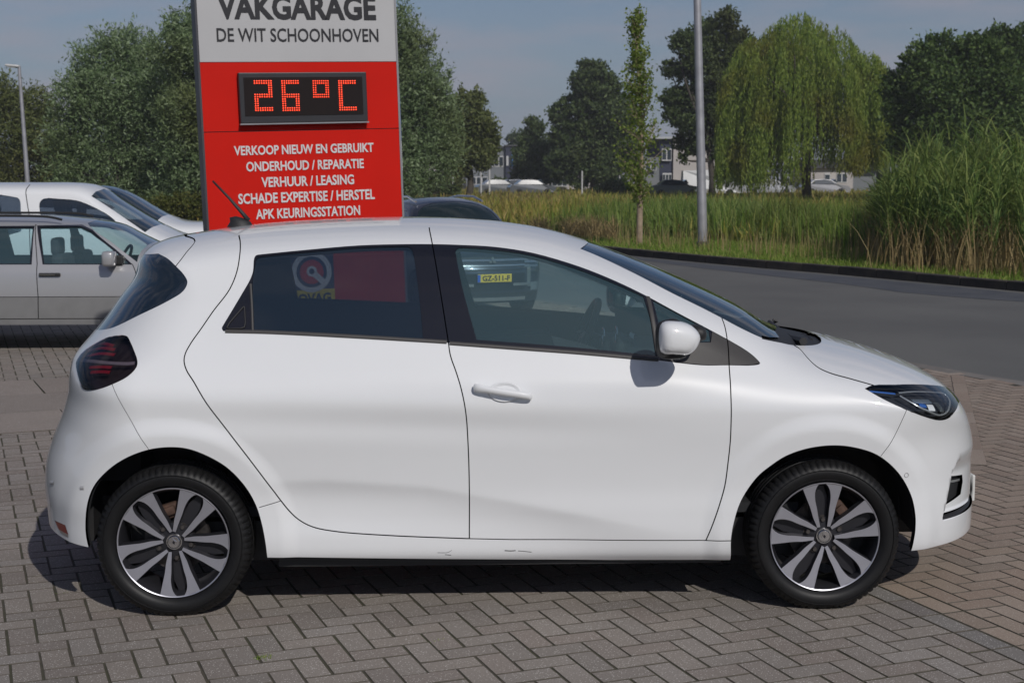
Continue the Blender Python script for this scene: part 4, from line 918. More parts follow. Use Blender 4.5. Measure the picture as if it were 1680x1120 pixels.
dots('2',415,442,134,182);dots('6',460,486,134,182);dots('o',511,535,134,160,8,8);dots('C',553,579,134,181)
# club emblem low on the panel
def disc2(nm,cx,cy,r,off,m,parent=sg_,seg=40):
    u,v=sp(cx,cy);k=abs(sp(cx+10,cy)[0]-sp(cx,cy)[0])/10;b=MB();b.add([(u+r*k*math.cos(a),off,v+r*k*math.sin(a)) for a in np.linspace(0,2*math.pi,seg+1)[:-1]],[tuple(range(seg))]);return b.obj(nm,m,parent)
NAVY=mat('emblem_navy',(.012,.02,.07),.4);YEL=mat('emblem_yellow',(.75,.55,.03),.4)
xa,za=sp(476,477);xb,zb=sp(546,413);lg=sbox('emblem_panel',xa,xb,za,zb,-.006,-.001,NAVY);sbox('emblem_bar',xa,xb,sp(511,500)[1],za-.001,-.0062,-.001,YEL)
disc2('emblem_ring',511,446,33,-.0075,STW,lg);disc2('emblem_ring',511,446,25,-.0085,NAVY,lg);disc2('emblem_disc',511,446,19.5,-.0095,mat('emblem_red',(.55,.02,.03),.4),lg);disc2('emblem_disc',511,445,8.5,-.011,STW,lg);disc2('emblem_dot',511,445,4.5,-.012,NAVY,lg)
u0,v0=sp(515,449);u1,v1=sp(531,463);b=MB();dd=Vector((u1-u0,0,v1-v0));nn=Vector((-dd.z,0,dd.x)).normalized()*.022;b.add([Vector((u0,-.0105,v0))+nn,Vector((u0,-.0105,v0))-nn,Vector((u1,-.0105,v1))-nn,Vector((u1,-.0105,v1))+nn],[(0,1,2,3)]);b.obj('emblem_handle',STW,lg)
stext('BOVAG',479,543,497,481,NAVY,.03,-.0085)
# ------------------------------------------------------------ lamp posts
GALV=mat('galvanised_steel',(.34,.34,.36),rough=.45,metal=.35,noise=(4,.12))
def lean_post(base,top_px,name,label,r0,r1,height,head=None):
    e=empty(name,base);tag(e,label,'lamp post')
    s=(Vector(base)-Vector(CC)).dot(Vector(CFW));dirx=atY(top_px[0],top_px[1],base[1]);d=(dirx-Vector(base)).normalized();q=Vector((0,0,1)).rotation_difference(Vector((d.x,0,d.z)).normalized());e.rotation_mode='QUATERNION';e.rotation_quaternion=q
    b=MB();b.lathe([(r0*1.02,-.1),(r0*1.02,1.2),(r0,1.22),(r1,height),(.001,height+.01)],18,'z');b.obj('pole',GALV,e,auto=40)
    b=MB();b.lathe([(r0*1.35,-.1),(r0*1.35,.10),(r0*1.05,.13)],18,'z');b.obj('pole_foot',mat('dark_foot',(.05,.05,.05),.7),e,auto=40)
    if head:
        b=MB();b.box((-head*.45,0,height+.02),(head,.22,.07),rot=Matrix.Rotation(.12,3,'Y'),bev=.025);b.obj('lamp_head',mat('lamp_head_grey',(.55,.55,.54),.4),e,auto=50)
        b=MB();b.box((-head*.5,0,height-.022),(head*.6,.17,.02),rot=Matrix.Rotation(.12,3,'Y'));b.obj('lamp_lens',mat('lamp_glass',(.5,.5,.48),.2),e)
    return e
bp=gnd(1153,404);lean_post(bp,(1144,0),'lamp_post','thick galvanised lamp post on the grass verge right of the young poplar',.115,.075,9.5,1.0)
bp=Vector(onplane([(52,390)],1,36.)[0]);bp.z=0;tp=atY(31,106,36.);lean_post((bp.x,36.,0),(31,106),'lamp_post','slim pale lamp post rising above the parked vans at far left',.07,.045,tp.z-.05,.40)

# ------------------------------------------------------------ other vehicles
def generic_wheel(parent,x,y,r=.31,w_=.19,sd=-1,m=None):
    e=empty('wheel',(x,y,r),0 if sd<0 else math.pi,parent)
    b=MB();b.lathe([(r*.62,-w_/2+.02),(r*.7,-w_/2-.004),(r*.9,-w_/2),(r*.985,-w_/2+.02),(r,-w_/2+.04),(r,w_/2-.04),(r*.9,w_/2),(r*.6,w_/2)],36,'y');b.obj('tyre',RUB,e,auto=40)
    b=MB();b.lathe([(r*.64,-w_/2+.01),(r*.6,-w_/2+.015),(r*.57,-w_/2+.05),(.001,-w_/2+.04)],30,'y')
    for k in range(7):
        a=2*math.pi*k/7;b.box((0,0,0),(.001,.001,.001));c_,s_=math.cos(a),math.sin(a);b.add([(c_*.05-s_*.02,-w_/2+.015,s_*.05+c_*.02),(c_*.05+s_*.02,-w_/2+.015,s_*.05-c_*.02),(c_*r*.6+s_*.03,-w_/2+.008,s_*r*.6-c_*.03),(c_*r*.6-s_*.03,-w_/2+.008,s_*r*.6+c_*.03)],[(0,1,2,3)])
    b.obj('rim',m or DALU,e,auto=40);return e
def gz_fn(pts): 
    f=pspl([p[0] for p in pts],[p[1] for p in pts]);return lambda x,z:f(z)+0*x
class Shell:
    """a parked car from a skin, region polygons and a paint"""
    def __init__(s,B,root,regs,grid=.05):
        s.B=B;s.root=root;s.regs=regs;s.V,s.T_,s.L=cut_panels(B,regs,grid)
    def pn(s,name,m,*nm,parent=None,sides=FULL,lift=0.,rim=.01):
        ids=[i for i,(n,_) in enumerate(s.regs) if n in nm];t=s.T_[np.isin(s.L,ids)]
        if not len(t):return None
        return link(name,panel_mesh(s.B,s.V,t,sides,lift,rim,name),parent or s.root,m)
    def lining(s,ex,lift=-.025):
        ids=[i for i,(n,_) in enumerate(s.regs) if n in ex];t=s.T_[(s.L>=0)&~np.isin(s.L,ids)];link('cabin_lining',panel_mesh(s.B,s.V,t,FULL,lift,0,'cabin_lining'),s.root,LINE)
def pl(px,Y): return [tuple(q[[0,2]]) for q in onplane(px,1,Y)]
# --- silver estate car
YC=8.72
tp=pl([(255,403),(185,361),(112,354.5),(60,352.5),(0,353)],YC)
(xw,zw),(xt,zt),(xr1,zr1),(xr2,zr2),(xr3,zr3)=tp
TP=[[xw+1.42,.66,.2],[xw+1.3,.74,.18],[xw+.9,.80,.16],[xw+.45,zw-.02,.15],[xw+.12,zw+.0,.15],[xw-.25,(zw+zt)/2+.03,.15],[xt+.05,zt-.03,.14],[xr1,zr1,.12],[xr2,zr2,.12],[xr3-.5,zr3+.01,.12],[xr3-1.4,zr3,.12],[xr3-2.1,zr3-.04,.12]]
FR=[[xw+1.50,.0,.35],[xw+1.52,.3,.38],[xw+1.52,.5,.38],[xw+1.48,.66,.34],[xw+1.40,.8,.3]]
RE=[[xr3-2.1,zr3-.05,.2],[xr3-2.35,1.0,.3],[xr3-2.5,.8,.3],[xr3-2.55,.5,.3],[xr3-2.5,.2,.3],[xr3-2.5,.0,.3]]
BS=Body(FR,TP,RE,gz_fn([(0,.80),(.2,.83),(.3,.85),(.6,.86),(.8,.84),(.88,.80),(1.1,.715),(1.3,.62),(1.5,.55)]),0,YC,cen=(xr1-.3,.7))
sv=empty('estate_car');tag(sv,'silver estate car with black roof rails parked beside the white vans, nearest at left','car')
sv.location=(0,YC,0)
SILP=mat('silver_car_paint',(.42,.42,.43),rough=.32,metal=.35,coat=1,noise=(3,.01));SILC=mat('grey_lower_cladding',(.20,.20,.20),rough=.5)
H=BS.hit
c=BS.cv
wf=H([(72,432.5),(66,373),(133,371.5),(150,380),(185,410),(213,432.5)]);wr=H([(-60,432.5),(-60,374),(54,373.5),(49,432.5)])
wff=H([(70,434),(61,370),(135,368.5),(152,377),(190,409),(218,434)]);wrf=H([(-70,434),(-70,371),(57,370.5),(52,434)])
zc_=H([(60,487)])[0][1];zb_=H([(60,523)])[0][1]
wsn=H([(144,366),(180,395),(225,430)]);
axf=xw+.62;axr=axf-2.8
arch=lambda cx,r=.36:np.array([(cx+r*math.cos(a),.31+r*math.sin(a)) for a in np.linspace(-.5,math.pi+.5,24)])
roofl=H([(144,366),(110,362),(60,361),(0,361)])
regs=[('hole',arch(axf)),('hole',arch(axr)),('hole',xz((-20,-.1),(20,-.1),(20,zb_-.06),(-20,zb_-.06))),
 ('gap',strip(H([(59,368),(61,433),(62.5,487),(63,523)]),.008)),('gap',strip(np.vstack([c([(217,433),(222,445),(224,460)],4),H([(224,520)])]),.008)),('gap',strip(xz((-10,zb_),(axf-.5,zb_)),.008)),('gap',strip(xz((-10,zc_),(axf-.4,zc_)),.006)),
 ('glassf',wf),('glassr',wr),('frame',wff),('frame',wrf),
 ('ws',np.vstack([wsn,xz((xw+.05,zw+.5),(xt,zt+.5))])),
 ('clad',xz((-20,-.1),(20,-.1),(20,zc_),(-20,zc_))),('all',xz((-20,-.2),(20,-.2),(20,3),(-20,3)))]
SS=Shell(BS,sv,regs,.05)
SS.pn('body_shell',SILP,'all');SS.pn('lower_cladding',SILC,'clad');SS.pn('windscreen',GWIND,'ws',rim=0,lift=-.004)
for s1 in((-1,),(1,)):
    SS.pn('window_frame',GBLK,'frame',sides=s1,lift=.001);SS.pn('front_window',GFRONT,'glassf',sides=s1,lift=-.01,rim=0);SS.pn('rear_window',GFRONT,'glassr',sides=s1,lift=-.01,rim=0)
SS.lining(('hole','glassf','glassr','ws'))
for s in(-1,1):
    P=crom(H([(0,352+2),(60,352+2),(95,353+2),(104,355+2),(112,359+2)]),3);b=MB();b.tube([(x,-.60*-s if s>0 else -.60,z+.01) for x,z in P],.013,6);b.tube([(P[0,0],-.60 if s<0 else .6,P[0,1]+.01),(P[0,0]-2,-.60 if s<0 else .6,P[0,1]+.01)],.013,6);b.obj('roof_rail',MBLK,sv)
# mirror, handle
m0=H([(185,423)])[0];y0=BS.Y([m0[0]],[m0[1]])[0];b=MB();b.box((m0[0],-y0-.14,m0[1]),(.12,.18,.15),bev=.03);b.obj('door_mirror',SILP,sv,auto=50);b=MB();b.box((m0[0]+.03,y0+.14,m0[1]),(.12,.18,.15),bev=.03);b.obj('door_mirror',SILP,sv,auto=50);b=MB();b.box((m0[0]+.06,-y0-.02,m0[1]-.02),(.10,.08,.09),bev=.01);b.obj('mirror_foot',MBLK,sv)
h0=H([(82,450.5)])[0];y0=BS.Y([h0[0]],[h0[1]])[0];hd=MB();hd.box((h0[0],-y0-.012,h0[1]),(.21,.03,.035),bev=.008);hd=hd.obj('door_handle',MBLK,sv);b=MB();b.box((h0[0]-.02,-y0-.03,h0[1]),(.15,.008,.012));b.obj('handle_strip',CHR,hd)
for cx in(axf,axr):
    for s in(-1,1):
        generic_wheel(sv,cx,.75*s,.30,.19,s);b=MB();b.lathe([(.355,-.12),(.36,.1),(.1,.12)],20,'y',(cx,.66*s,.31),ang=(-.3,math.pi+.3));b.obj('wheel_arch_liner',MBLK,sv)
def cabin(root,xs,y_,zs,bx,seatmat=SEAT,sw=None):
    for (sx,sy) in xs:
        s=empty('seat',(sx,sy,zs),0,root)
        b=MB();b.box((0,0,-.12),(.48,.48,.15),bev=.04);b.obj('seat_cushion',seatmat,s);b=MB();b.box((-.25,0,.18),(.13,.46,.55),bev=.04);b.obj('seat_backrest',seatmat,s);b=MB();b.box((-.30,0,.53),(.09,.26,.18),bev=.035);b.obj('headrest',seatmat,s)
    b=MB();b.box(bx[0],bx[1],bev=.04);b.obj('dashboard',LINE,root,auto=50)
sx=pl([(100,405)],8.4)[0][0]
cabin(sv,[(sx+.28,-.36),(sx+.28,.36),(sx-.75,-.36),(sx-.75,.36)],0,.50,((xw-.25,0,.66),(.4,1.3,.2)))
b=MB();swc=Vector((xw-.42,.36,.83));b.tube([swc+RQ@p for p in ringp],.016,8,cap=False);b.obj('steering_wheel',MBLK,sv)
b=MB();b.box((xr3+.2,0,.30),(3.2,1.45,.08));b.obj('car_floor',LINE,sv)
# --- white van with dark door window and a white people carrier behind it
def white_van(name,label,YC,near_y,tpx,wins,ws,roof_z_add,gz,hood,gaps,length,frame=.6):
    tp=pl(tpx,YC);(xw,zw)=tp[0];(xe,ze)=tp[-1]
    TP=[[xw+hood*1.02,.70,.3],[xw+hood*.9,.84,.25],[xw+hood*.5,zw-.06,.2],[xw+.08,zw-.005,.18]]+[[x,z,.16] for x,z in tp[1:]]+[[xe-1.2,ze,.14],[xe-length,ze-.04,.14]]
    FR=[[xw+hood+.04,.0,.4],[xw+hood+.06,.35,.42],[xw+hood+.05,.6,.42],[xw+hood,.8,.38],[xw+hood-.1,.95,.3]]
    RE=[[xe-length,ze-.05,.15],[xe-length-.08,1.2,.2],[xe-length-.12,.8,.2],[xe-length-.15,.4,.2],[xe-length-.13,.0,.2]]
    B_=Body(FR,TP,RE,gz_fn(gz),0,YC,cen=(xe-.2,.75));r=empty(name,(0,YC,0));tag(r,label,'van' if 'van' in name else 'car')
    Hh=B_.hit;axf=xw+hood-.85;axr=axf-2.75
    regs=[('hole',arch(axf,.37)),('hole',arch(axr,.37)),('hole',xz((-30,-.1),(30,-.1),(30,.2),(-30,.2)))]+[('gap',strip(Hh(g),.012)) for g in gaps]
    for w__ in wins: regs.append(('glass',crom(np.vstack([Hh(w__),Hh(w__[:1])]),3)[:-1]))
    regs+=[('ws',np.vstack([Hh(ws),xz((xw+.1,zw+.6),(tp[1][0]-.1,tp[1][1]+.8))]) ),('all',xz((-30,-.2),(30,-.2),(30,4),(-30,4)))]
    S_=Shell(B_,r,regs,.06);S_.pn('body_shell',WHITE,'all');S_.pn('windscreen',GWIND,'ws',rim=0,lift=-.004)
    for s1 in((-1,),(1,)):
        ids=[i for i,(n,_) in enumerate(regs) if n=='glass']
        for i in ids:
            t=S_.T_[S_.L==i]
            if len(t): link('side_window',panel_mesh(B_,S_.V,t,s1,-.012,0,'side_window'),r,GREAR)
    S_.lining(('hole','glass','ws'))
    for cx in(axf,axr):
        for s in(-1,1): generic_wheel(r,cx,(near_y-.1)*s,.31,.19,s)
    b=MB();b.box((xw-.35,0,zw-.17),(.5,1.3,.16),bev=.04);b.obj('dashboard',LINE,r)
    b=MB();b.box((xe-.5,0,.35),(3,1.4,.08));b.obj('car_floor',LINE,r)
    return r,xw,zw,B_
vn,xw1,zw1,BV=white_van('van','white panel van with rounded dark side windows parked behind the silver estate car',14.2,.86,[(285,381),(186,322),(168,308),(148,301),(60,299),(0,299)],[[(66,352),(65,333),(72,326),(100,326.5),(126,329),(150,338),(178,353),(190,365)],[(-60,345),(-60,324),(28,324),(33,330),(34,345),(34,380),(-60,380)]],[(150,322),(180,341),(212,363),(238,381)],0,[(0,.80),(.3,.85),(.9,.87),(1.1,.84),(1.4,.76),(1.65,.68),(1.9,.6)],1.2,[[(49,303),(49,360),(50,420)]],2.6)
cabin(vn,[(xw1-1.1,-.38),(xw1-1.1,.38)],0,.72,((xw1-.3,0,zw1-.15),(.4,1.3,.12)))
mp_,xw2,zw2,BM=white_van('people_carrier','white people carrier with dark windscreen, farthest of the parked cars at left',18.5,.86,[(284,358),(205,312),(180,304.5),(150,303),(60,301),(0,301)],[[(60,340),(65,322),(110,320),(150,326),(190,342)]],[(142,307.5),(172,318),(215,340),(258,362)],0,[(0,.80),(.3,.85),(.9,.87),(1.1,.82),(1.4,.72),(1.65,.62),(1.9,.6)],1.45,[],2.4)
# --- dark SUV facing the camera
su=empty('suv');suY=18.1;pc=atY(811,455,suY-2.0)
SUA=D(-90+20)   # heading of local +x
plate_px=(811,455)
# place: local front plate centre at (2.15,0,.62)
hd_=Vector((math.cos(SUA),math.sin(SUA),0));
PCc=Vector(CC);dr_=Vector(rays([plate_px])[0]);
# distance chosen from the tyre contact
dep=17.2;t_=dep/dr_.dot(Vector(CFW));pw_=PCc+dr_*t_
SUS=.85;Lf=2.02*SUS
loc=Vector((pw_.x,pw_.y,0))-hd_*Lf
su.location=loc;su.scale=(SUS,)*3;su.rotation_euler=(0,0,SUA);tag(su,'dark grey suv facing the camera with yellow number plate, seen through the front side window','car')
KS=pw_.z/.60
DKP=mat('dark_grey_car_paint',(.040,.045,.062),rough=.3,metal=.5,coat=1,noise=(3,.02))
TPs=[[1.95,.86,.25],[1.85,.94,.24],[1.6,.99,.22],[1.2,1.04,.2],[1.0,1.07,.2],[.80,1.26,.2],[.50,1.50,.2],[.25,1.64,.18],[-.2,1.71,.16],[-1.0,1.71,.16],[-1.8,1.66,.16],[-2.2,1.58,.16]]
FRs=[[1.92,.0,.5],[1.97,.3,.5],[2.0,.5,.5],[2.0,.7,.5],[1.97,.84,.5],[1.90,.96,.4]]
REs=[[-2.2,1.57,.25],[-2.38,1.2,.3],[-2.48,.9,.35],[-2.52,.6,.4],[-2.5,.3,.4],[-2.45,.0,.4]]
BU=Body(FRs,TPs,REs,gz_fn([(0,.82),(.3,.86),(.6,.89),(.9,.88),(1.0,.84),(1.2,.79),(1.4,.73),(1.6,.64),(1.8,.55)]),cen=(-.2,.85))
regs=[('hole',arch(1.12,.39)),('hole',arch(-1.55,.39)),('hole',xz((-5,-.1),(5,-.1),(5,.24),(-5,.24))),
 ('glass',xz((.1,1.52),(-1.3,1.53),(-1.35,1.06),(.65,1.04),(.42,1.27))),('glass',xz((-1.4,1.52),(-2.0,1.44),(-2.1,1.08),(-1.45,1.07))),
 ('ws',xz((.97,1.035),(.80,1.13),(.5,1.385),(.30,1.55),(.20,1.635),(.2,2.2),(1.4,2.0),(1.15,1.07))),('grey',xz((-5,0),(5,0),(5,.38),(-5,.38))),('all',xz((-5,-.1),(5,-.1),(5,3),(-5,3)))]
SU_=Shell(BU,su,regs,.05);SU_.pn('body_shell',DKP,'all');SU_.pn('lower_cladding',MBLK,'grey');SU_.pn('windscreen',GWIND,'ws',rim=0,lift=-.004);SU_.lining(('hole','glass','ws'))
for s1 in((-1,),(1,)):
    SU_.pn('side_window',GREAR,'glass',sides=s1,rim=0,lift=-.008)
for cx in(1.12,-1.55):
    for s in(-1,1): generic_wheel(su,cx,.78*s,.34,.22,s)
cabin(su,[(-.1,-.38),(-.1,.38)],0,.66,((.75,0,.98),(.5,1.3,.1)))
def front_curve(z,y): # x of skin at given y,z by bisection
    lo,hi=0.9,2.1
    for _ in range(30):
        m=(lo+hi)/2
        if BU.Y([m],[z])[0]>abs(y): lo=m
        else: hi=m
    return lo
def fbar(name,z0,z1,y0,y1,m,off=.012,n=15,parent=None,taper=None):
    V=[];F=[]
    for i,y in enumerate(np.linspace(y0,y1,n)):
        zz0,zz1=z0,z1
        if taper: k=(abs(y)-abs(taper[0]))/(abs(taper[1])-abs(taper[0]));k=min(max(k,0),1);zz0=z0+taper[2]*k;zz1=z1+taper[3]*k
        for z in(zz0,zz1): V+= [(front_curve(z,y)+off,y,z),(front_curve(z,y)-.03,y,z)]
    for i in range(n-1):
        a=4*i;b_=4*i+4;F+=[(a,b_,b_+2,a+2),(a,a+1,b_+1,b_),(a+2,b_+2,b_+3,a+3)]
    F+=[(0,2,3,1),(4*n-4,4*n-3,4*n-1,4*n-2)]
    b=MB();b.add(V,F);return b.obj(name,m,parent or su)
SCH=mat('satin_chrome',(.62,.64,.66),rough=.2,metal=.9);BGR=mat('black_grille',(.01,.01,.012),.4)
gr=fbar('grille',.70,.89,-.46,.46,BGR,.008)
fbar('grille_bar',.835,.865,-.60,.60,SCH,.02,parent=gr);fbar('grille_bar',.765,.785,-.52,.52,SCH,.018,parent=gr)
fbar('bumper_air_intake',.42,.66,-.5,.5,BGR,.008);fbar('skid_plate',.27,.32,-.52,.52,SCH,.03);fbar('bumper_bar',.48,.52,-.60,-.30,SCH,.02,8);fbar('bumper_bar',.48,.52,.30,.60,SCH,.02,8)
for s in(-1,1):
    hl=fbar('headlight',.74,.88,.50*s,.80*s,mat('headlight_glass',(.22,.25,.28),.08,metal=.6,coat=1),.012,10);fbar('lamp_strip',.80,.83,.52*s,.76*s,SCH,.018,8,parent=hl)
    fbar('fog_lamp',.40,.52,.62*s,.78*s,mat('fog_lamp_glass',(.35,.38,.4),.1,metal=.6),.012,6);fbar('corner_trim',.46,.74,.55*s,.62*s,SCH,.014,4)
    b=MB();b.box((.62,.98*s,1.06),(.12,.22,.15),bev=.04);b.obj('door_mirror',DKP,su,auto=50)
    b=MB();P=[(x,.54*s,z+.035) for x,z in((.1,1.62),(-.3,1.69),(-1.,1.69),(-1.8,1.62))];b.tube(P,.018,6);b.obj('roof_rail',SCH,su)
# three-diamond emblem built as plain rhombi
em=fbar('emblem_base',.80,.805,-.02,.02,BGR,.02,3,parent=gr)
xe_=front_curve(.83,0)+.032
for a in(90,210,330):
    b=MB();c_,s_=math.cos(D(a)),math.sin(D(a));L_=.062;w2=.022;pts=[(0,0),(c_*L_/2-s_*w2,s_*L_/2+c_*w2),(c_*L_,s_*L_),(c_*L_/2+s_*w2,s_*L_/2-c_*w2)];b.prism([(p[0],p[1]+.845) for p in pts],xe_-.012,xe_,'x');b.obj('emblem_diamond',CHR,gr)
zp=.60;xp=front_curve(zp,0)+.03
b=MB();b.box((xp,0,zp),(.012,.52,.115),bev=.004);npl=b.obj('number_plate',mat('plate_yellow',(.80,.55,.04),.4),su)
b=MB();b.box((xp+.0075,-.238,zp),(.003,.044,.105));b.obj('plate_band',mat('plate_blue',(.02,.10,.5),.4),npl)
o=text('plate_lettering','GZ-511-F',.1,STX,npl,None,.003);xs=[v.co.x for v in o.data.vertices];k=.42/(max(xs)-min(xs))
ys=[v.co.y for v in o.data.vertices];ky=.078/(max(ys)-min(ys))
for v in o.data.vertices:v.co.x=(v.co.x-(max(xs)+min(xs))/2)*k;v.co.y=(v.co.y-min(ys))*ky
o.matrix_basis=Matrix.Translation((xp+.008,.022,zp-.039))@Matrix.Rotation(math.pi/2,4,'Z')@Matrix.Rotation(math.pi/2,4,'X')
# ------------------------------------------------------------ vegetation
def leaf_mat(name,cols,trans=.35,rough=.6,patch=None,pscale=.25):
    m=bpy.data.materials.new(name);m.use_nodes=True;n=m.node_tree;n.nodes.clear();o=n.nodes.new('ShaderNodeOutputMaterial')
    g=n.nodes.new('ShaderNodeNewGeometry');rp=n.nodes.new('ShaderNodeValToRGB');e=rp.color_ramp.elements;k=len(cols)
    e[0].color=(*cols[0],1);e[1].color=(*cols[-1],1)
    for i in range(1,k-1): q=e.new(i/(k-1));q.color=(*cols[i],1)
    n.links.new(g.outputs['Random Per Island'],rp.inputs[0]);out=rp.outputs[0]
    if patch:
        z=n.nodes.new('ShaderNodeTexNoise');z.inputs['Scale'].default_value=pscale;z.inputs['Detail'].default_value=4;n.links.new(g.outputs['Position'],z.inputs['Vector']);r=n.nodes.new('ShaderNodeMapRange');r.inputs['From Min'].default_value=.48;r.inputs['From Max'].default_value=.68;n.links.new(z.outputs['Fac'],r.inputs[0])
        mx=n.nodes.new('ShaderNodeMix');mx.data_type='RGBA';mx.inputs[7].default_value=(*patch,1);n.links.new(out,mx.inputs[6]);n.links.new(r.outputs[0],mx.inputs[0]);out=mx.outputs[2]
    d=n.nodes.new('ShaderNodeBsdfPrincipled');d.inputs['Roughness'].default_value=rough;d.inputs['Specular IOR Level'].default_value=.3;n.links.new(out,d.inputs['Base Color'])
    t=n.nodes.new('ShaderNodeBsdfTranslucent');n.links.new(out,t.inputs[0]);mx=n.nodes.new('ShaderNodeMixShader');mx.inputs[0].default_value=min(.6,trans*1.25);n.links.new(d.outputs[0],mx.inputs[1]);n.links.new(t.outputs[0],mx.inputs[2]);n.links.new(mx.outputs[0],o.inputs[0]);MATS[name]=m;return m
def leafmesh(name,C,ln,wd,up=0.,dirs=None,jit=.3):
    n=len(C);d=rng.normal(size=(n,3)) if dirs is None else dirs+rng.normal(size=(n,3))*jit;d[:,2]+=up;d/=np.linalg.norm(d,axis=1)[:,None]+1e-9
    s=np.cross(d,rng.normal(size=(n,3)));s/=np.linalg.norm(s,axis=1)[:,None]+1e-9;L_=(ln*rng.uniform(.6,1.3,n))[:,None];W_=(wd*rng.uniform(.6,1.3,n))[:,None]
    V=np.stack([C-d*L_/2,C+s*W_/2,C+d*L_/2,C-s*W_/2],1).reshape(-1,3);F=np.arange(4*n).reshape(-1,4);return npmesh(name,V,F)
BARK=noise_mat('bark',(.05,.042,.034),(.09,.078,.062),12,bump=(30,.8,.03));BARKP=noise_mat('pale_bark',(.24,.18,.13),(.36,.28,.20),9,bump=(40,.5,.01))
def limb(b,p0,p1,r0,r1,bend=.1,n=6,seg=5):
    p0,p1=Vector(p0),Vector(p1);L_=(p1-p0).length;o=Vector(rng.normal(size=3))*L_*bend;P=[p0.lerp(p1,t)+o*math.sin(math.pi*t) for t in np.linspace(0,1,seg)];b.tube(P,[r0+(r1-r0)*t for t in np.linspace(0,1,seg)],n)
def lobe_tree(name,label,lobes,Z,mtl,leaves,ln,wd,base_px,trunk_r=.35,clump=.55,depth=.8,up=0.,bark=None,group=None,shell=.55,cat='tree',tseg=4):
    Y=CC[1]+Z;s=CF/Z;base=onplane([base_px],1,Y)[0];base=Vector((base[0],base[1],0));r=empty(name,base);tag(r,label,cat,group)
    L_=[(atY(x,y,Y),rr/s) for x,y,rr in lobes];area=np.array([q[1]**2 for q in L_]);area/=area.sum();CT=[]
    mid=sum([q[0] for q in L_],Vector())/len(L_)
    for (c,R),a in zip(L_,area):
        yo=rng.uniform(-1,1)*depth*R;nc=max(8,int(leaves*a/26));u=rng.normal(size=(nc,3));u/=np.linalg.norm(u,axis=1)[:,None];rad=R*(shell+(1-shell)*rng.random(nc)**.5)*rng.uniform(.8,1.08,nc)
        q=np.array(c)+[0,yo,0]+u*rad[:,None]*[1,1.1,1];CT.append((q,R))
    P=[]
    for q,R in CT:
        k=26;cr=clump*R**.5*rng.uniform(.5,1.15,len(q));g=rng.normal(size=(len(q),k,3))*cr[:,None,None]*.5*[1,1,.72];P.append((q[:,None]+g).reshape(-1,3))
    P=np.vstack(P);DD=rng.normal(size=P.shape)
    # twigs spraying out of the crown surface break up its outline
    W=[];WD=[];wl=1.5 if 'willow' in name else .8
    for (c,R),a in zip(L_,area):
        n_=int(leaves*a/95);u=rng.normal(size=(n_,3));u[:,2]+=.35;u/=np.linalg.norm(u,axis=1)[:,None];st=np.array(c)+u*R*rng.uniform(.82,1.05,(n_,1));d_=u*[1,1,.5]+[0,0,.75]+rng.normal(size=(n_,3))*.35;d_/=np.linalg.norm(d_,axis=1)[:,None];ll=rng.uniform(.4,1,(n_,1))*wl*clump;t=rng.random((n_,20,1))
        q=st[:,None]+d_[:,None]*ll[:,None]*t+rng.normal(size=(n_,20,3))*ln*.35;W.append(q.reshape(-1,3));WD.append(np.repeat(d_,20,0)+rng.normal(size=(n_*20,3))*.45)
    W=np.vstack(W);WD=np.vstack(WD);P=np.vstack([P,W])-np.array(base);DD=np.vstack([DD,WD]);k_=P[:,2]>.2
    link('crown',leafmesh('crown',P[k_],ln,wd,up,DD[k_],0.),r,mtl)
    b=MB();top=mid-base;limb(b,(0,0,-.1),(top.x*.5,0,top.z*.55),trunk_r,trunk_r*.7,.03,8,tseg)
    for c,R in L_:
        st=Vector((top.x*.5,0,top.z*.55)) if c.z-base.z>top.z*.6 else Vector((top.x*.25,0,top.z*.35));limb(b,st,Vector(c)-base,trunk_r*.42,.03,.08,5)
    b.obj('trunk',bark or BARK,r,smooth=True);return r
SAGE=leaf_mat('silver_willow_leaves',[(0.0835, 0.1336, 0.0574), (0.1565, 0.2337, 0.0957), (0.2297, 0.3118, 0.1531), (0.355, 0.4454, 0.268)],.3,patch=(.15,.17,.05),pscale=.12)
OLIVE=leaf_mat('olive_leaves',[(0.0682, 0.0934, 0.0272), (0.1361, 0.1654, 0.0487), (0.1944, 0.2138, 0.0778)],.3,patch=(.15,.13,.04),pscale=.15)
DARKG=leaf_mat('dark_green_leaves',[(0.0462, 0.0756, 0.0252), (0.084, 0.126, 0.042), (0.1364, 0.1784, 0.063)],.3,patch=(.075,.085,.025),pscale=.15)
DEEPG=leaf_mat('deep_green_leaves',[(0.0395, 0.0766, 0.0198), (0.0788, 0.135, 0.0348), (0.1408, 0.2026, 0.0546)],.28)
WEEP=leaf_mat('weeping_willow_leaves',[(0.1373, 0.2179, 0.0333), (0.2288, 0.3201, 0.0523), (0.3431, 0.4229, 0.0834)],.4,patch=(.22,.22,.035),pscale=.35)
POP=leaf_mat('poplar_leaves',[(0.1188, 0.1782, 0.0317), (0.2178, 0.297, 0.0528), (0.3366, 0.396, 0.1056)],.45)
lobe_tree('willow_tree','broad silvery willow filling the left of the view, between the lamp post and the sign',[(195,82,36),(160,100,34),(225,95,36),(250,120,38),(125,165,34),(150,150,40),(190,150,50),(240,170,50),(265,165,34),(110,215,34),(150,220,50),(205,230,55),(255,240,50),(120,275,42),(175,290,50),(235,300,50),(150,330,40),(215,345,45),(270,320,40)],70,SAGE,64000,.22,.07,(195,350),clump=.62,group='silver willows behind the parked cars')
lobe_tree('willow_tree','tall silvery willow whose top shows just left of the sign',[(300,45,24),(285,80,28),(318,80,34),(340,130,45),(295,130,32),(310,185,44),(350,200,50),(300,240,42),(330,290,46),(290,320,40),(380,260,60)],66,SAGE,42000,.22,.07,(325,350),clump=.6,group='silver willows behind the parked cars')
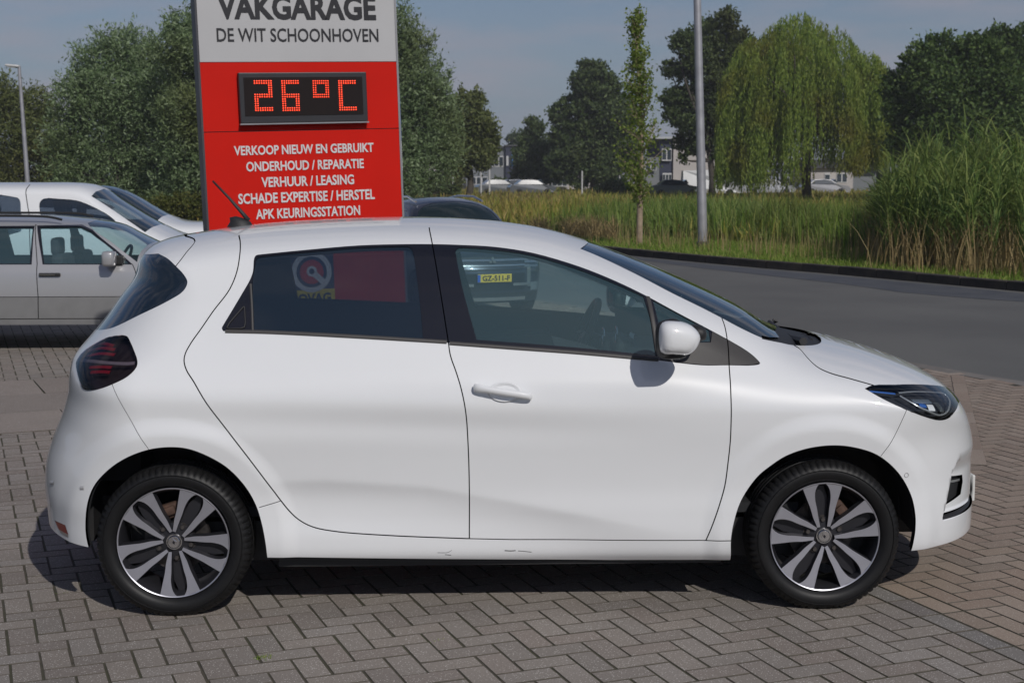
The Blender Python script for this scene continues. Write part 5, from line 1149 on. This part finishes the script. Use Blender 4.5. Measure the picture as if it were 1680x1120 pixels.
lobe_tree('willow_tree','lower green willow at the far left edge behind the slim lamp post',[(-10,165,38),(30,185,36),(62,175,26),(15,235,46),(70,225,38),(100,262,34),(45,285,48),(-20,290,50),(95,310,36),(20,335,44)],85,OLIVE,34000,.26,.09,(35,345),clump=.6,group='silver willows behind the parked cars')
lobe_tree('willow_tree','silvery willow rising right of the sign',[(645,45,36),(630,90,50),(672,85,36),(690,135,42),(655,160,50),(712,165,34),(725,205,36),(680,215,52),(640,230,50),(705,262,42),(665,285,44),(730,250,26),(600,180,60)],75,SAGE,46000,.24,.075,(665,330),clump=.6,group='silver willows behind the parked cars')
lobe_tree('tree','olive green tree between the right hand willow and the grey building',[(765,175,22),(780,165,14),(785,205,24),(750,200,24),(800,225,17),(760,240,28),(790,255,22),(735,235,24),(805,248,12),(750,270,20)],105,OLIVE,20000,.32,.15,(768,312),.28,clump=.6)
lobe_tree('tree','small dark tree in front of the grey building',[(873,200,9),(880,215,13),(868,235,16),(893,245,18),(860,262,20),(885,270,22),(905,285,18),(853,290,14),(875,292,20)],150,DARKG,12000,.4,.2,(880,316),.22,clump=.55)
lobe_tree('tree','distant tree top showing over the flat roof of the grey building',[(845,228,11),(855,222,9),(862,236,12),(838,234,8),(850,245,14)],260,DARKG,2500,.6,.3,(850,310),.3,clump=.6)
lobe_tree('tree','large dark tree standing left of the young poplar',[(965,112,13),(978,125,20),(955,135,18),(1000,140,17),(985,160,28),(945,170,20),(918,188,17),(1020,165,13),(960,195,32),(1000,195,30),(925,222,22),(1030,195,20),(975,235,34),(940,255,30),(1010,245,30),(915,270,18),(990,275,28),(950,285,24),(1030,235,22),(1035,265,16)],140,DARKG,34000,.40,.21,(975,317),.5,clump=.62)
lobe_tree('tree','tall dark tree between the lamp post and the weeping willow',[(1190,35,20),(1165,55,24),(1130,75,22),(1110,68,13),(1145,95,28),(1185,85,28),(1215,70,22),(1098,112,13),(1118,115,17),(1160,130,30),(1200,125,28),(1100,160,15),(1125,165,24),(1165,175,30),(1105,190,16),(1130,205,22),(1175,215,28),(1205,180,30),(1120,235,13),(1140,240,16),(1190,245,20),(1120,260,8)],110,DARKG,30000,.33,.17,(1168,316),.30,clump=.58,shell=.4)
lobe_tree('tree','dense round dark green tree at right behind the tall reeds',[(1508,100,26),(1545,92,32),(1590,92,32),(1625,105,34),(1480,140,26),(1520,145,40),(1575,145,45),(1630,150,40),(1475,185,24),(1510,195,38),(1565,205,45),(1625,210,48),(1500,235,34),(1550,255,45),(1600,265,45),(1660,230,40)],80,DEEPG,46000,.27,.16,(1560,330),.5,clump=.62,group='dense dark trees at right')
lobe_tree('tree','dark green tree cut by the right edge of the view',[(1640,75,28),(1680,72,30),(1610,82,20),(1700,110,45),(1665,120,36),(1690,180,50),(1720,150,50),(1700,240,50),(1670,280,40)],92,DEEPG,26000,.30,.18,(1690,330),.5,clump=.62,group='dense dark trees at right')
# weeping willow: limbs, then hanging strands of small leaves
def weeping(name,label,Z,top,xl,xr,bot,base_px,n_str=1500,per=46):
    Y=CC[1]+Z;s=CF/Z;base=onplane([base_px],1,Y)[0];base=Vector((base[0],base[1],0));r=empty(name,base);tag(r,label,'tree')
    tx=np.array([t[0] for t in top],float);ty=np.array([t[1] for t in top],float);P=[];Dn=[];xm=(xl+xr)/2;hw=(xr-xl)/2;cl=[(rng.uniform(xl,xr),rng.uniform(-1,1)) for _ in range(95)];b=MB();limb(b,(0,0,-.1),(0,0,5),.34,.28,.03,8)
    for cx,cy in cl[:26]:
        h=(1-min(1,((cx-xm)/hw)**2))**.5;q=atY(cx,float(np.interp(cx,tx,ty))+75,Y+cy*h*hw/s*.7)-base;limb(b,(0,0,4.5),q,.16,.03,.1,5)
    b.obj('trunk',BARK,r,smooth=True)
    for i in range(n_str):
        cx,cy=cl[rng.integers(95)];x=cx+rng.normal()*8;x=min(max(x,xl+2),xr-2);cy=max(-1,min(1,cy+rng.normal()*.12));rr=((x-xm)/hw)**2
        hh=max(0.,1-cy*cy)**.5;tp=float(np.interp(x,tx,ty));y0=tp+(1-hh)*120+abs(rng.normal())*7+ (rng.random()**1.6)*150
        p=atY(x,y0,Y+cy*hw/s*.8*(1-rr*.6)**.5);sway=(x-xm)/hw*.9
        Lm=rng.uniform(2.0,5.2);k=int(per*Lm/4);t=np.linspace(0,1,k)
        zz=p.z+.35*np.sin(np.minimum(t*6,math.pi))*.5-t*Lm;xx=p.x+sway*np.minimum(t*3,1)*.7+rng.normal()*.12*t+.05*np.sin(t*9+rng.random()*6);yy=p.y+rng.normal()*.15*t+t*0
        q=np.c_[xx,yy,zz]+rng.normal(size=(k,3))*.045;zmin=float(np.interp(x,bot[0],bot[1]));zm=atY(x,zmin+rng.uniform(-16,6),Y).z;q=q[q[:,2]>max(.3,zm)];P.append(q);d=np.zeros_like(q);d[:,2]=-1;Dn.append(d)
    P=np.vstack(P)-np.array(base);Dn=np.vstack(Dn);link('crown',leafmesh('crown',P,.30,.075,0,Dn,.30),r,WEEP);return r
weeping('weeping_willow','great yellow green weeping willow with curtains hanging almost to the field',95,[(1190,120),(1205,88),(1228,60),(1262,42),(1300,16),(1330,20),(1352,34),(1385,42),(1405,75),(1440,88),(1458,110),(1466,150)],1192,1466,([1190,1210,1330,1345,1400,1466],[305,312,312,282,285,262]),(1325,330),4600,44)
# young poplar with pale trunk
def poplar(Z):
    Y=CC[1]+Z;s=CF/Z;base=gnd(1049,402);base=Vector((base.x,base.y,0));Y=base.y;s=CF/((base-Vector(CC)).dot(Vector(CFW)));r=empty('poplar_tree',base);tag(r,'slender young poplar with pale trunk on the verge left of the lamp post','tree')
    ax=[(1049,402),(1050,330),(1053,250),(1052,170),(1048,100),(1044,38)];A=crom(np.array(ax,float),8);b=MB();pts=[atY(x,y,Y)-base for x,y in A];rad=np.interp(np.linspace(0,1,len(pts)),[0,.22,.26,1],[.085,.075,.045,.008]);b.tube(pts,list(rad),8);b.obj('trunk',BARKP,r,smooth=True)
    pr=[(330,34),(300,52),(270,56),(235,48),(200,36),(165,32),(130,26),(100,20),(60,13),(38,3)];P=[];b=MB()
    for i in range(140):
        y=rng.uniform(45,345);w_=float(np.interp(y,[p[0] for p in pr][::-1],[p[1] for p in pr][::-1]));sd=rng.uniform(-1,1);x0=float(np.interp(y,A[::-1,1],A[::-1,0]));L_=rng.uniform(.5,1.0)*w_*1.0;
        p0=atY(x0,y,Y)-base;e=atY(x0+sd*L_,y-rng.uniform(18,46),Y+rng.uniform(-1,1)*L_/s)-base;limb(b,p0,e,.012,.004,.05,4,3);t=rng.random(34)**.6;q=np.array(p0)+(np.array(e)-np.array(p0))*t[:,None]*1.08+rng.normal(size=(34,3))*.08;P.append(q)
    b.obj('branches',BARKP,r)['kind']='stuff';P=np.vstack(P);link('crown',leafmesh('crown',P,.09,.06),r,POP)
    b=MB();st=atY(1055,402,Y)-base;
    return r
poplar(38)
# ---- grasses
def blades(name,label,base,h,wd,lean,m,kind='stuff',parent=None,segs=2,droop=.35):
    """base (n,3), h (n,), tapered curved blades"""
    n=len(base);a=rng.uniform(0,2*math.pi,n);la=rng.uniform(.2,1,n)*lean;dx=np.cos(a)*la*h;dy=np.sin(a)*la*h;f=rng.uniform(0,math.pi,n);sx=np.cos(f)*wd/2;sy=np.sin(f)*wd/2;T_=np.linspace(0,1,segs+1);V=[]
    for t in T_[:-1]:
        c=np.c_[base[:,0]+dx*t**1.8,base[:,1]+dy*t**1.8,base[:,2]+h*(t-droop*la*t*t)];w_=(1-t*.6);V+= [c-np.c_[sx*w_,sy*w_,0*sx],c+np.c_[sx*w_,sy*w_,0*sx]]
    V.append(np.c_[base[:,0]+dx,base[:,1]+dy,base[:,2]+h*(1-droop*la)]);k=len(V);VV=np.stack(V,1).reshape(-1,3);F=[]
    o=np.arange(n)*k
    for j in range(segs-1): F+=[np.c_[o+2*j,o+2*j+1,o+2*j+3],np.c_[o+2*j,o+2*j+3,o+2*j+2]]
    j=segs-1;F.append(np.c_[o+2*j,o+2*j+1,o+2*j+2]);ob=link(name,npmesh(name,VV,np.vstack(F)),parent,m);tag(ob,label,kind=kind)
    return ob
KP=crom(np.array(road_far[2:-1]),12);kt=np.gradient(KP,axis=0);kt/=np.linalg.norm(kt,axis=1)[:,None];kn=np.c_[-kt[:,1],kt[:,0]]
kl=np.r_[0,np.cumsum(np.linalg.norm(np.diff(KP,axis=0),axis=1))]
def along(n,o0,o1,s0_=0,s1_=1,po=1.):
    s=rng.uniform(s0_,s1_,n)*kl[-1];o=o0+(o1-o0)*rng.random(n)**po;return np.c_[np.interp(s,kl,KP[:,0])+np.interp(s,kl,kn[:,0])*o,np.interp(s,kl,KP[:,1])+np.interp(s,kl,kn[:,1])*o,np.full(n,-.04)],o,s/kl[-1]
GRS=leaf_mat('verge_grass_blades',[(0.1276, 0.2317, 0.0263), (0.2041, 0.3264, 0.0409), (0.2722, 0.3791, 0.0729), (0.4253, 0.4423, 0.1312)],.4)
DRY=leaf_mat('dry_grass_blades',[(0.275, 0.2, 0.0875), (0.375, 0.275, 0.125), (0.45, 0.35, 0.175), (0.2, 0.1625, 0.0625)],.3)
REEDM=leaf_mat('reed_leaves',[(0.0773, 0.1434, 0.0409), (0.1418, 0.2269, 0.0556), (0.2191, 0.2986, 0.0743), (0.3093, 0.3583, 0.1114)],.35,patch=(.15,.18,.04),pscale=.5)
FLD=leaf_mat('field_grass_blades',[(0.1837, 0.2131, 0.0337), (0.2652, 0.2905, 0.0471), (0.3877, 0.3293, 0.0807), (0.4897, 0.3681, 0.1211)],.35,patch=(.20,.15,.07),pscale=.08)
B_,o,s=along(26000,.12,5.2);h=np.where(o<1.0,.05+.06*rng.random(len(o)),.10+.16*rng.random(len(o))*np.clip(o/3,.3,1));blades('verge_grass','short green grass on the verge behind the kerb',B_,h,.022,.7,GRS)
B_,o,s=along(9000,.1,1.3);blades('dry_verge_grass','straw coloured dry grass along the kerb',B_,.03+.07*rng.random(len(o)),.02,.9,DRY)
B_,o,s=along(1500,1.6,4.6);blades('seed_stalks','dry seed stalks standing in the verge',B_,.3+.45*rng.random(len(o)),.014,.25,DRY)
VERGE=noise_mat('verge_soil',(.11,.14,.035),(.20,.17,.085),1.6,c3=(.05,.07,.02),s2=6,fac=.6,bump=(25,.6,.02))
def offp(o): return [(KP[i,0]+kn[i,0]*o,KP[i,1]+kn[i,1]*o) for i in range(0,len(KP),3)]
sheet('verge',offp(.15)+offp(5.5)[::-1],-.045,VERGE)
# ditch belt of reeds and tall grass
B_,o,s=along(36000,5.4,13.5,0,1.);m=np.sin(B_[:,0]*.9)*.5+np.sin(B_[:,1]*1.3+B_[:,0]*.4)*.5;hs=np.interp(s,[0,.28,.5,.75,1],[1.25,1.25,.9,.85,1.0]);h=(.55+.55*rng.random(len(o)))*hs*(1+.18*m)*np.interp(o,[5.4,6.6,13],[.45,1,.95]);blades('ditch_reeds','dense green reeds and tall grass along the ditch',B_,h,.045,.55,REEDM,segs=3)
B_,o,s=along(5200,4.8,13,0,1.);blades('reed_stalks','pale stalks standing out of the ditch reeds',B_,1.0+.45*rng.random(len(o)),.022,.25,GRS,segs=2)
B_,o,s=along(9000,3.6,6.2,0,.6);pq=proj(B_)[:,0];k_=((pq>925)&(pq<1012))|((pq>870)&(pq<900));B_=B_[k_];o=o[k_];blades('dry_reed_clump','bent brown dead reeds at the edge of the ditch',B_,.35+.55*rng.random(len(o)),.03,.9,DRY,segs=3)
# the field beyond
n=30000;yy=rng.uniform(0,1,n)**1.5;Yf=30+yy*130;xf=rng.uniform(-.30,.42,n)*(Yf+6)+0;ok=np.array([True]*n);Pf=np.c_[xf,Yf,np.full(n,-.05)]
KPy=np.interp(Pf[:,0],KP[:,0],KP[:,1]);ok=Pf[:,1]>KPy+12;Pf=Pf[ok];blades('field_grass','pale green and straw coloured meadow reaching to the far buildings',Pf,.35+.5*rng.random(len(Pf)),.05+.0012*Pf[:,1],.5,FLD)
FM=noise_mat('meadow',(.14,.16,.045),(.22,.20,.08),.35,c3=(.27,.20,.10),s2=.06,fac=.8,stretch=(1,.35,1))
sheet('meadow',[(-60,45),(120,45),(200,170),(-120,170)],-.05,FM)
# tall reed stand at right: individual stems with leaves, one mass
def reed_stand(name,label,P,hh,m,leafm,nl=9):
    n=len(P);blades(name,label,P,hh,.018,.16,m,segs=3,droop=.1)
    k=nl;t=rng.uniform(.25,1,(n,k));base=np.repeat(P,k,0);base[:,2]+=(t*hh[:,None]).ravel();L_=rng.uniform(.4,1.05,n*k);o=blades(name+'_leaves',label.replace('stems','leaves'),base,L_,.034,1.25,leafm,segs=3,droop=.55);return o
g_=[gnd(x,y) for x,y in((1455,437),(1520,441),(1600,448),(1760,462))];P=[]
for i in range(1050):
    u=rng.random()*3;i0=int(min(u,2.999));q=g_[i0].lerp(g_[i0+1],u-i0);o=rng.random()**.8*9;P.append((q.x+o*.25,q.y+.2+o,-.04))
P=np.array(P);pj=proj(P);edge=np.interp(pj[:,0],[1410,1450,1500,1560,1700],[.35,.7,.95,1,1.0]);hh=(1.3+.95*rng.random(len(P)))*edge*(1+.20*np.sin(P[:,0]*2.1+1)+.12*np.sin(P[:,0]*5.3+P[:,1]*2))
reed_stand('reed_stems','tall green reed stems in the stand at right',P,hh,REEDM,REEDM,11)
P2=np.repeat(P,5,0);P2=P2+rng.normal(size=P2.shape)*[.3,.15,0];P2[:,1]-=rng.random(len(P2))*1.3;blades('dead_reed_stems','straw coloured dead reed stems low in the stand at right',P2,.45+.8*rng.random(len(P2)),.022,.55,DRY,segs=3,droop=.1)
# hedge at left behind the vans, and scrub under the trees
lobe_tree('hedge','yellow green bushy hedge between the white vans and the sign',[(262,345,20),(285,340,20),(305,338,20),(325,342,20),(345,350,20),(270,362,20),(300,360,22),(330,362,22),(235,350,20)],50,leaf_mat('hedge_leaves',[(.07,.09,.016),(.12,.14,.03),(.17,.17,.05)],.35),9000,.12,.06,(300,375),.1,clump=.35,cat='hedge')
for i,(lb,lobes,Z,mt) in enumerate([('dark scrub at the foot of the broad willow',[(100,345,30),(150,350,30),(200,350,30),(250,345,26),(50,345,30),(0,345,30)],62,DARKG),('scrub in front of the right hand willow',[(670,312,14),(700,310,14),(725,312,11),(745,312,9),(690,300,14)],100,DARKG),('low bush before the far grey wall',[(722,303,8),(735,298,10),(748,300,9)],130,OLIVE),('rounded bush left of the poplar by the far cars',[(1000,310,12),(1015,308,12),(1030,312,9),(985,314,9)],120,DARKG),('clipped bush by the far grey building',[(815,302,7),(825,303,6)],160,DARKG),('scrub beneath the dense trees at right',[(1440,312,14),(1480,310,22),(1540,310,26),(1600,310,26),(1660,315,26)],75,DEEPG)]):
    lobe_tree('bush',lb,lobes,Z,mt,5000,.0022*Z,.0011*Z,(lobes[0][0],lobes[0][1]+15),.06,clump=.45,cat='bush')
# weeds in the paving joints
def tuft(px,label,n,h):
    g=gnd(*px);P=np.c_[g.x+rng.normal(size=n)*.016,g.y+rng.normal(size=n)*.012,np.full(n,-.006)];b=blades('weed_tuft',None,P,h*rng.uniform(.5,1,n),.004,1.1,GRS,kind=None);tag(b,label,'weed')
tuft((431,1078),'bright green weed tuft in the paving joint below the sill',70,.022);tuft((719,1049),'tiny weed in a paving joint right of the bright green tuft',26,.014)
tuft((1578,1066),'faint moss tuft in the dark paving near the lower right corner',18,.010);tuft((103,972),'small weed in the joint left of the rear tyre shadow',22,.012)
# ------------------------------------------------------------ far buildings, posts and cars
def bld(name,label,Z,cat='building'):
    r=empty(name,(0,CC[1]+Z,0));tag(r,label,cat);return r
def bx_px(nm,m,parent,x0,y0,x1,y1,Y,depth,off=0.):
    """box whose front face fills the given extent at distance Y"""
    a=atY(x0,y1,Y);b_=atY(x1,y0,Y);b=MB();z0=max(a.z,-.1) if y1<316 else -.1;b.box(((a.x+b_.x)/2,depth/2+off,(z0+b_.z)/2),(b_.x-a.x,depth,b_.z-z0));return b.obj(nm,m,parent)
GWALL=noise_mat('grey_render',(.16,.175,.19),(.19,.20,.21),.4);PWALL=noise_mat('pale_render',(.40,.37,.36),(.46,.43,.41),.5);NWALL=noise_mat('navy_cladding',(.03,.035,.06),(.04,.045,.075),.4);WFR=mat('white_window_frame',(.5,.5,.5),.5);WPN=mat('dark_window_pane',(.03,.04,.05),.1,coat=1);DRF=mat('dark_roof',(.06,.06,.065),.8)
def win(parent,x0,y0,x1,y1,Y,n=1,off=-.06):
    f=bx_px('window',WFR,parent,x0,y0,x1,y1,Y,.08,off)
    w_=(x1-x0)/n
    for i in range(n): bx_px('pane',WPN,f,x0+w_*i+w_*.1,y0+(y1-y0)*.1,x0+w_*(i+1)-w_*.1,y1-(y1-y0)*.1,Y,.03,off-.02)
Z=200;Y=CC[1]+Z
r=bld('office_building','long low grey office building with dark navy block, behind the field left of centre',Z)
bx_px('wall',GWALL,r,765,243,829,318,Y,14);bx_px('roof',DRF,r,764,240,830,243.2,Y,14.4,-.2);bx_px('wall',PWALL,r,690,266,764,318,Y,12,1.);bx_px('low_wall',GWALL,r,690,296,760,318,Y,1,-4.5);bx_px('wall',NWALL,r,829.5,240,872,318,Y,14,-.6);bx_px('roof',DRF,r,828,238,874,240.4,Y,15,-.8);bx_px('wall',PWALL,r,872,262,1000,318,Y,12,.6)
win(r,795,256,826,274,Y,4);win(r,770,256,790,274,Y,2);win(r,740,268,762,279,Y+1,3);win(r,772,290,800,303,Y,3);win(r,880,270,900,282,Y+.6,2);win(r,905,292,930,306,Y+.6,3);win(r,938,270,990,282,Y+.6,5)
f=bx_px('window',mat('blue_frame',(.06,.22,.5),.4),r,839,252.5,851,272,Y,.1,-.75);bx_px('pane',WPN,f,841,255,849,270,Y,.05,-.8);bx_px('light_panel',WFR,r,830.5,256,834,272,Y,.1,-.75)
Z=170;Y=CC[1]+Z
r=bld('flat_roofed_block','pale flat roofed block with white end wall, behind the lamp post',Z)
bx_px('wall',GWALL,r,1000,258,1083,318,Y,12,.5);bx_px('wall',PWALL,r,1104,228,1192,318,Y,14);bx_px('roof',mat('pale_roof_edge',(.42,.44,.46),.6),r,1040,224.5,1193,228,Y,14.5,-.4);bx_px('wall',NWALL,r,1083,228.3,1103.5,318,Y,13,.4)
win(r,1085,244,1101,264,Y+.4,2);win(r,1086,284,1101,310,Y+.4,3);win(r,1000,286,1024,300,Y+.5,3);win(r,1030,266,1076,280,Y+.5,5);win(r,1192.5,236,1230,262,Y,3,.3);bx_px('wall',GWALL,r,1192.5,232,1260,318,Y,12,1.);win(r,1196,284,1240,306,Y+1,4)
Z=140;Y=CC[1]+Z
r=bld('low_house','low grey house glimpsed under the weeping willow',Z,'house');bx_px('wall',PWALL,r,1325,276,1400,318,Y,8);bx_px('wall',GWALL,r,1400.4,280,1440,318,Y,7,.5);bx_px('roof',DRF,r,1320,262,1445,276,Y,9,-.5);win(r,1352,284,1362,312,Y,1);win(r,1372,284,1390,300,Y,2)
r=bld('barn','grey gabled shed glimpsed between the willow and the dark trees',Z,'shed');bx_px('wall',GWALL,r,1455,226,1490,318,Y,8);bx_px('roof',DRF,r,1452,215,1493,226,Y,9,-.4);bx_px('door',WFR,r,1462,285,1475,318,Y,.1,-.12)
for (x,y0,y1,Z,lb) in ((789,261,312,120,'tall thin pale flagpole before the grey building'),(803,270,312,120,'shorter thin flagpole right beside the taller one'),(743,283,312,125,'thin pale post before the low grey wall'),(955,280,304,110,'white marker post below the large dark tree')):
    Y=CC[1]+Z;a=atY(x,y1,Y);t=atY(x,y0,Y);b=MB();b.lathe([(.075,-.1),(.07,.3),(.06,t.z-.05),(.001,t.z)],8,'z');b.lathe([(.12,-.1),(.12,.12),(.08,.15)],8,'z');o=b.obj('post',mat('post_white',(.5,.5,.5),.5),loc=(t.x,Y,0));tag(o,lb,'post')
def far_car(name,label,x,Z,col,van=False,rz=0.,cat='car'):
    Y=CC[1]+Z;p=atY(x,310,Y);r=empty(name,(p.x,Y,0),rz);tag(r,label,cat);pm=mat('far_paint_%s'%('_'.join(str(int(c*100)) for c in col)),col,.35,coat=1)
    if van: lo=[(-2.4,.3),(-2.45,.9),(-2.4,2.2),(-.2,2.25),(.9,2.2),(1.5,1.35),(2.3,1.15),(2.5,.8),(2.5,.3)];gl=[(.5,1.35),(.55,2.05),(.85,2.08),(1.35,1.38)];ax=(-1.5,1.55)
    else: lo=[(-2.1,.28),(-2.15,.75),(-2.0,.95),(-1.5,1.05),(-1.0,1.42),(-.2,1.46),(.45,1.38),(1.05,1.0),(1.9,.86),(2.15,.65),(2.12,.28)];gl=[(-1.35,1.02),(-.95,1.36),(-.2,1.40),(.4,1.33),(.9,1.02)];ax=(-1.3,1.3)
    b=MB();b.prism(lo,-.85,.85,'y');b.v=[(v[0],v[1]*(1-.22*max(0,v[2]-.95)/.6),v[2]) for v in b.v];b.obj('car_body',pm,r)
    for s in(-1,1):
        b=MB();b.prism(gl,.77*s,.865*s,'y');b.v=[(v[0],v[1]*(1-.22*max(0,v[2]-.95)/.6),v[2]) for v in b.v];b.obj('side_window',WPN,r)
        for cx in ax:
            b=MB();b.lathe([(.001,-.1),(.2,-.11),(.32,-.09),(.33,.09),(.001,.1)],14,'y',(cx,.80*s,.33));b.obj('wheel',RUB,r)
    b=MB();q=[lo[-4],lo[-5]] if not van else [lo[5],lo[4]];b.box(((q[0][0]+q[1][0])/2+.03,0,(q[0][1]+q[1][1])/2+.03),(.35,1.3,.30),rot=Matrix.Rotation(math.atan2(q[0][0]-q[1][0],q[1][1]-q[0][1])*1.0,3,'Y'));b.obj('windscreen',WPN,r);return r
far_car('parked_car','silver car parked by the far grey building, left of the navy block',818,135,(.10,.11,.12),rz=.2);far_car('parked_car','dark blue car parked before the navy block',852,138,(.05,.07,.12),rz=.1);far_car('parked_car','silver car parked right of the dark blue one',872,130,(.09,.10,.115),rz=.15);far_car('parked_car','green grey saloon parked before the white end wall',1108,118,(.14,.17,.17),rz=0);far_car('delivery_van','white pickup like van behind the lamp post',1165,122,(.36,.37,.38),True,0,'van');far_car('parked_car','white car half hidden by the tall dark tree trunk',1212,124,(.34,.35,.37),rz=-.2);far_car('parked_car','pale car glimpsed under the weeping willow',1262,126,(.3,.31,.33),rz=.1);far_car('parked_car','pale car under the right edge of the willow',1352,126,(.28,.28,.3),rz=0)

# ------------------------------------------------------------ thin summer haze
b=MB();b.box((0,405,12),(1900,1010,26.2));hzb=b.mesh('haze');hm=bpy.data.materials.new('haze');hm.use_nodes=True;hn=hm.node_tree;hn.nodes.clear();ho=hn.nodes.new('ShaderNodeOutputMaterial');hv=hn.nodes.new('ShaderNodeVolumePrincipled');hv.inputs['Density'].default_value=.00055;hv.inputs['Color'].default_value=(.92,.94,1,1);hv.inputs['Anisotropy'].default_value=.1;hn.links.new(hv.outputs[0],ho.inputs['Volume'])
o=link('haze',hzb,None,hm);tag(o,kind='stuff')
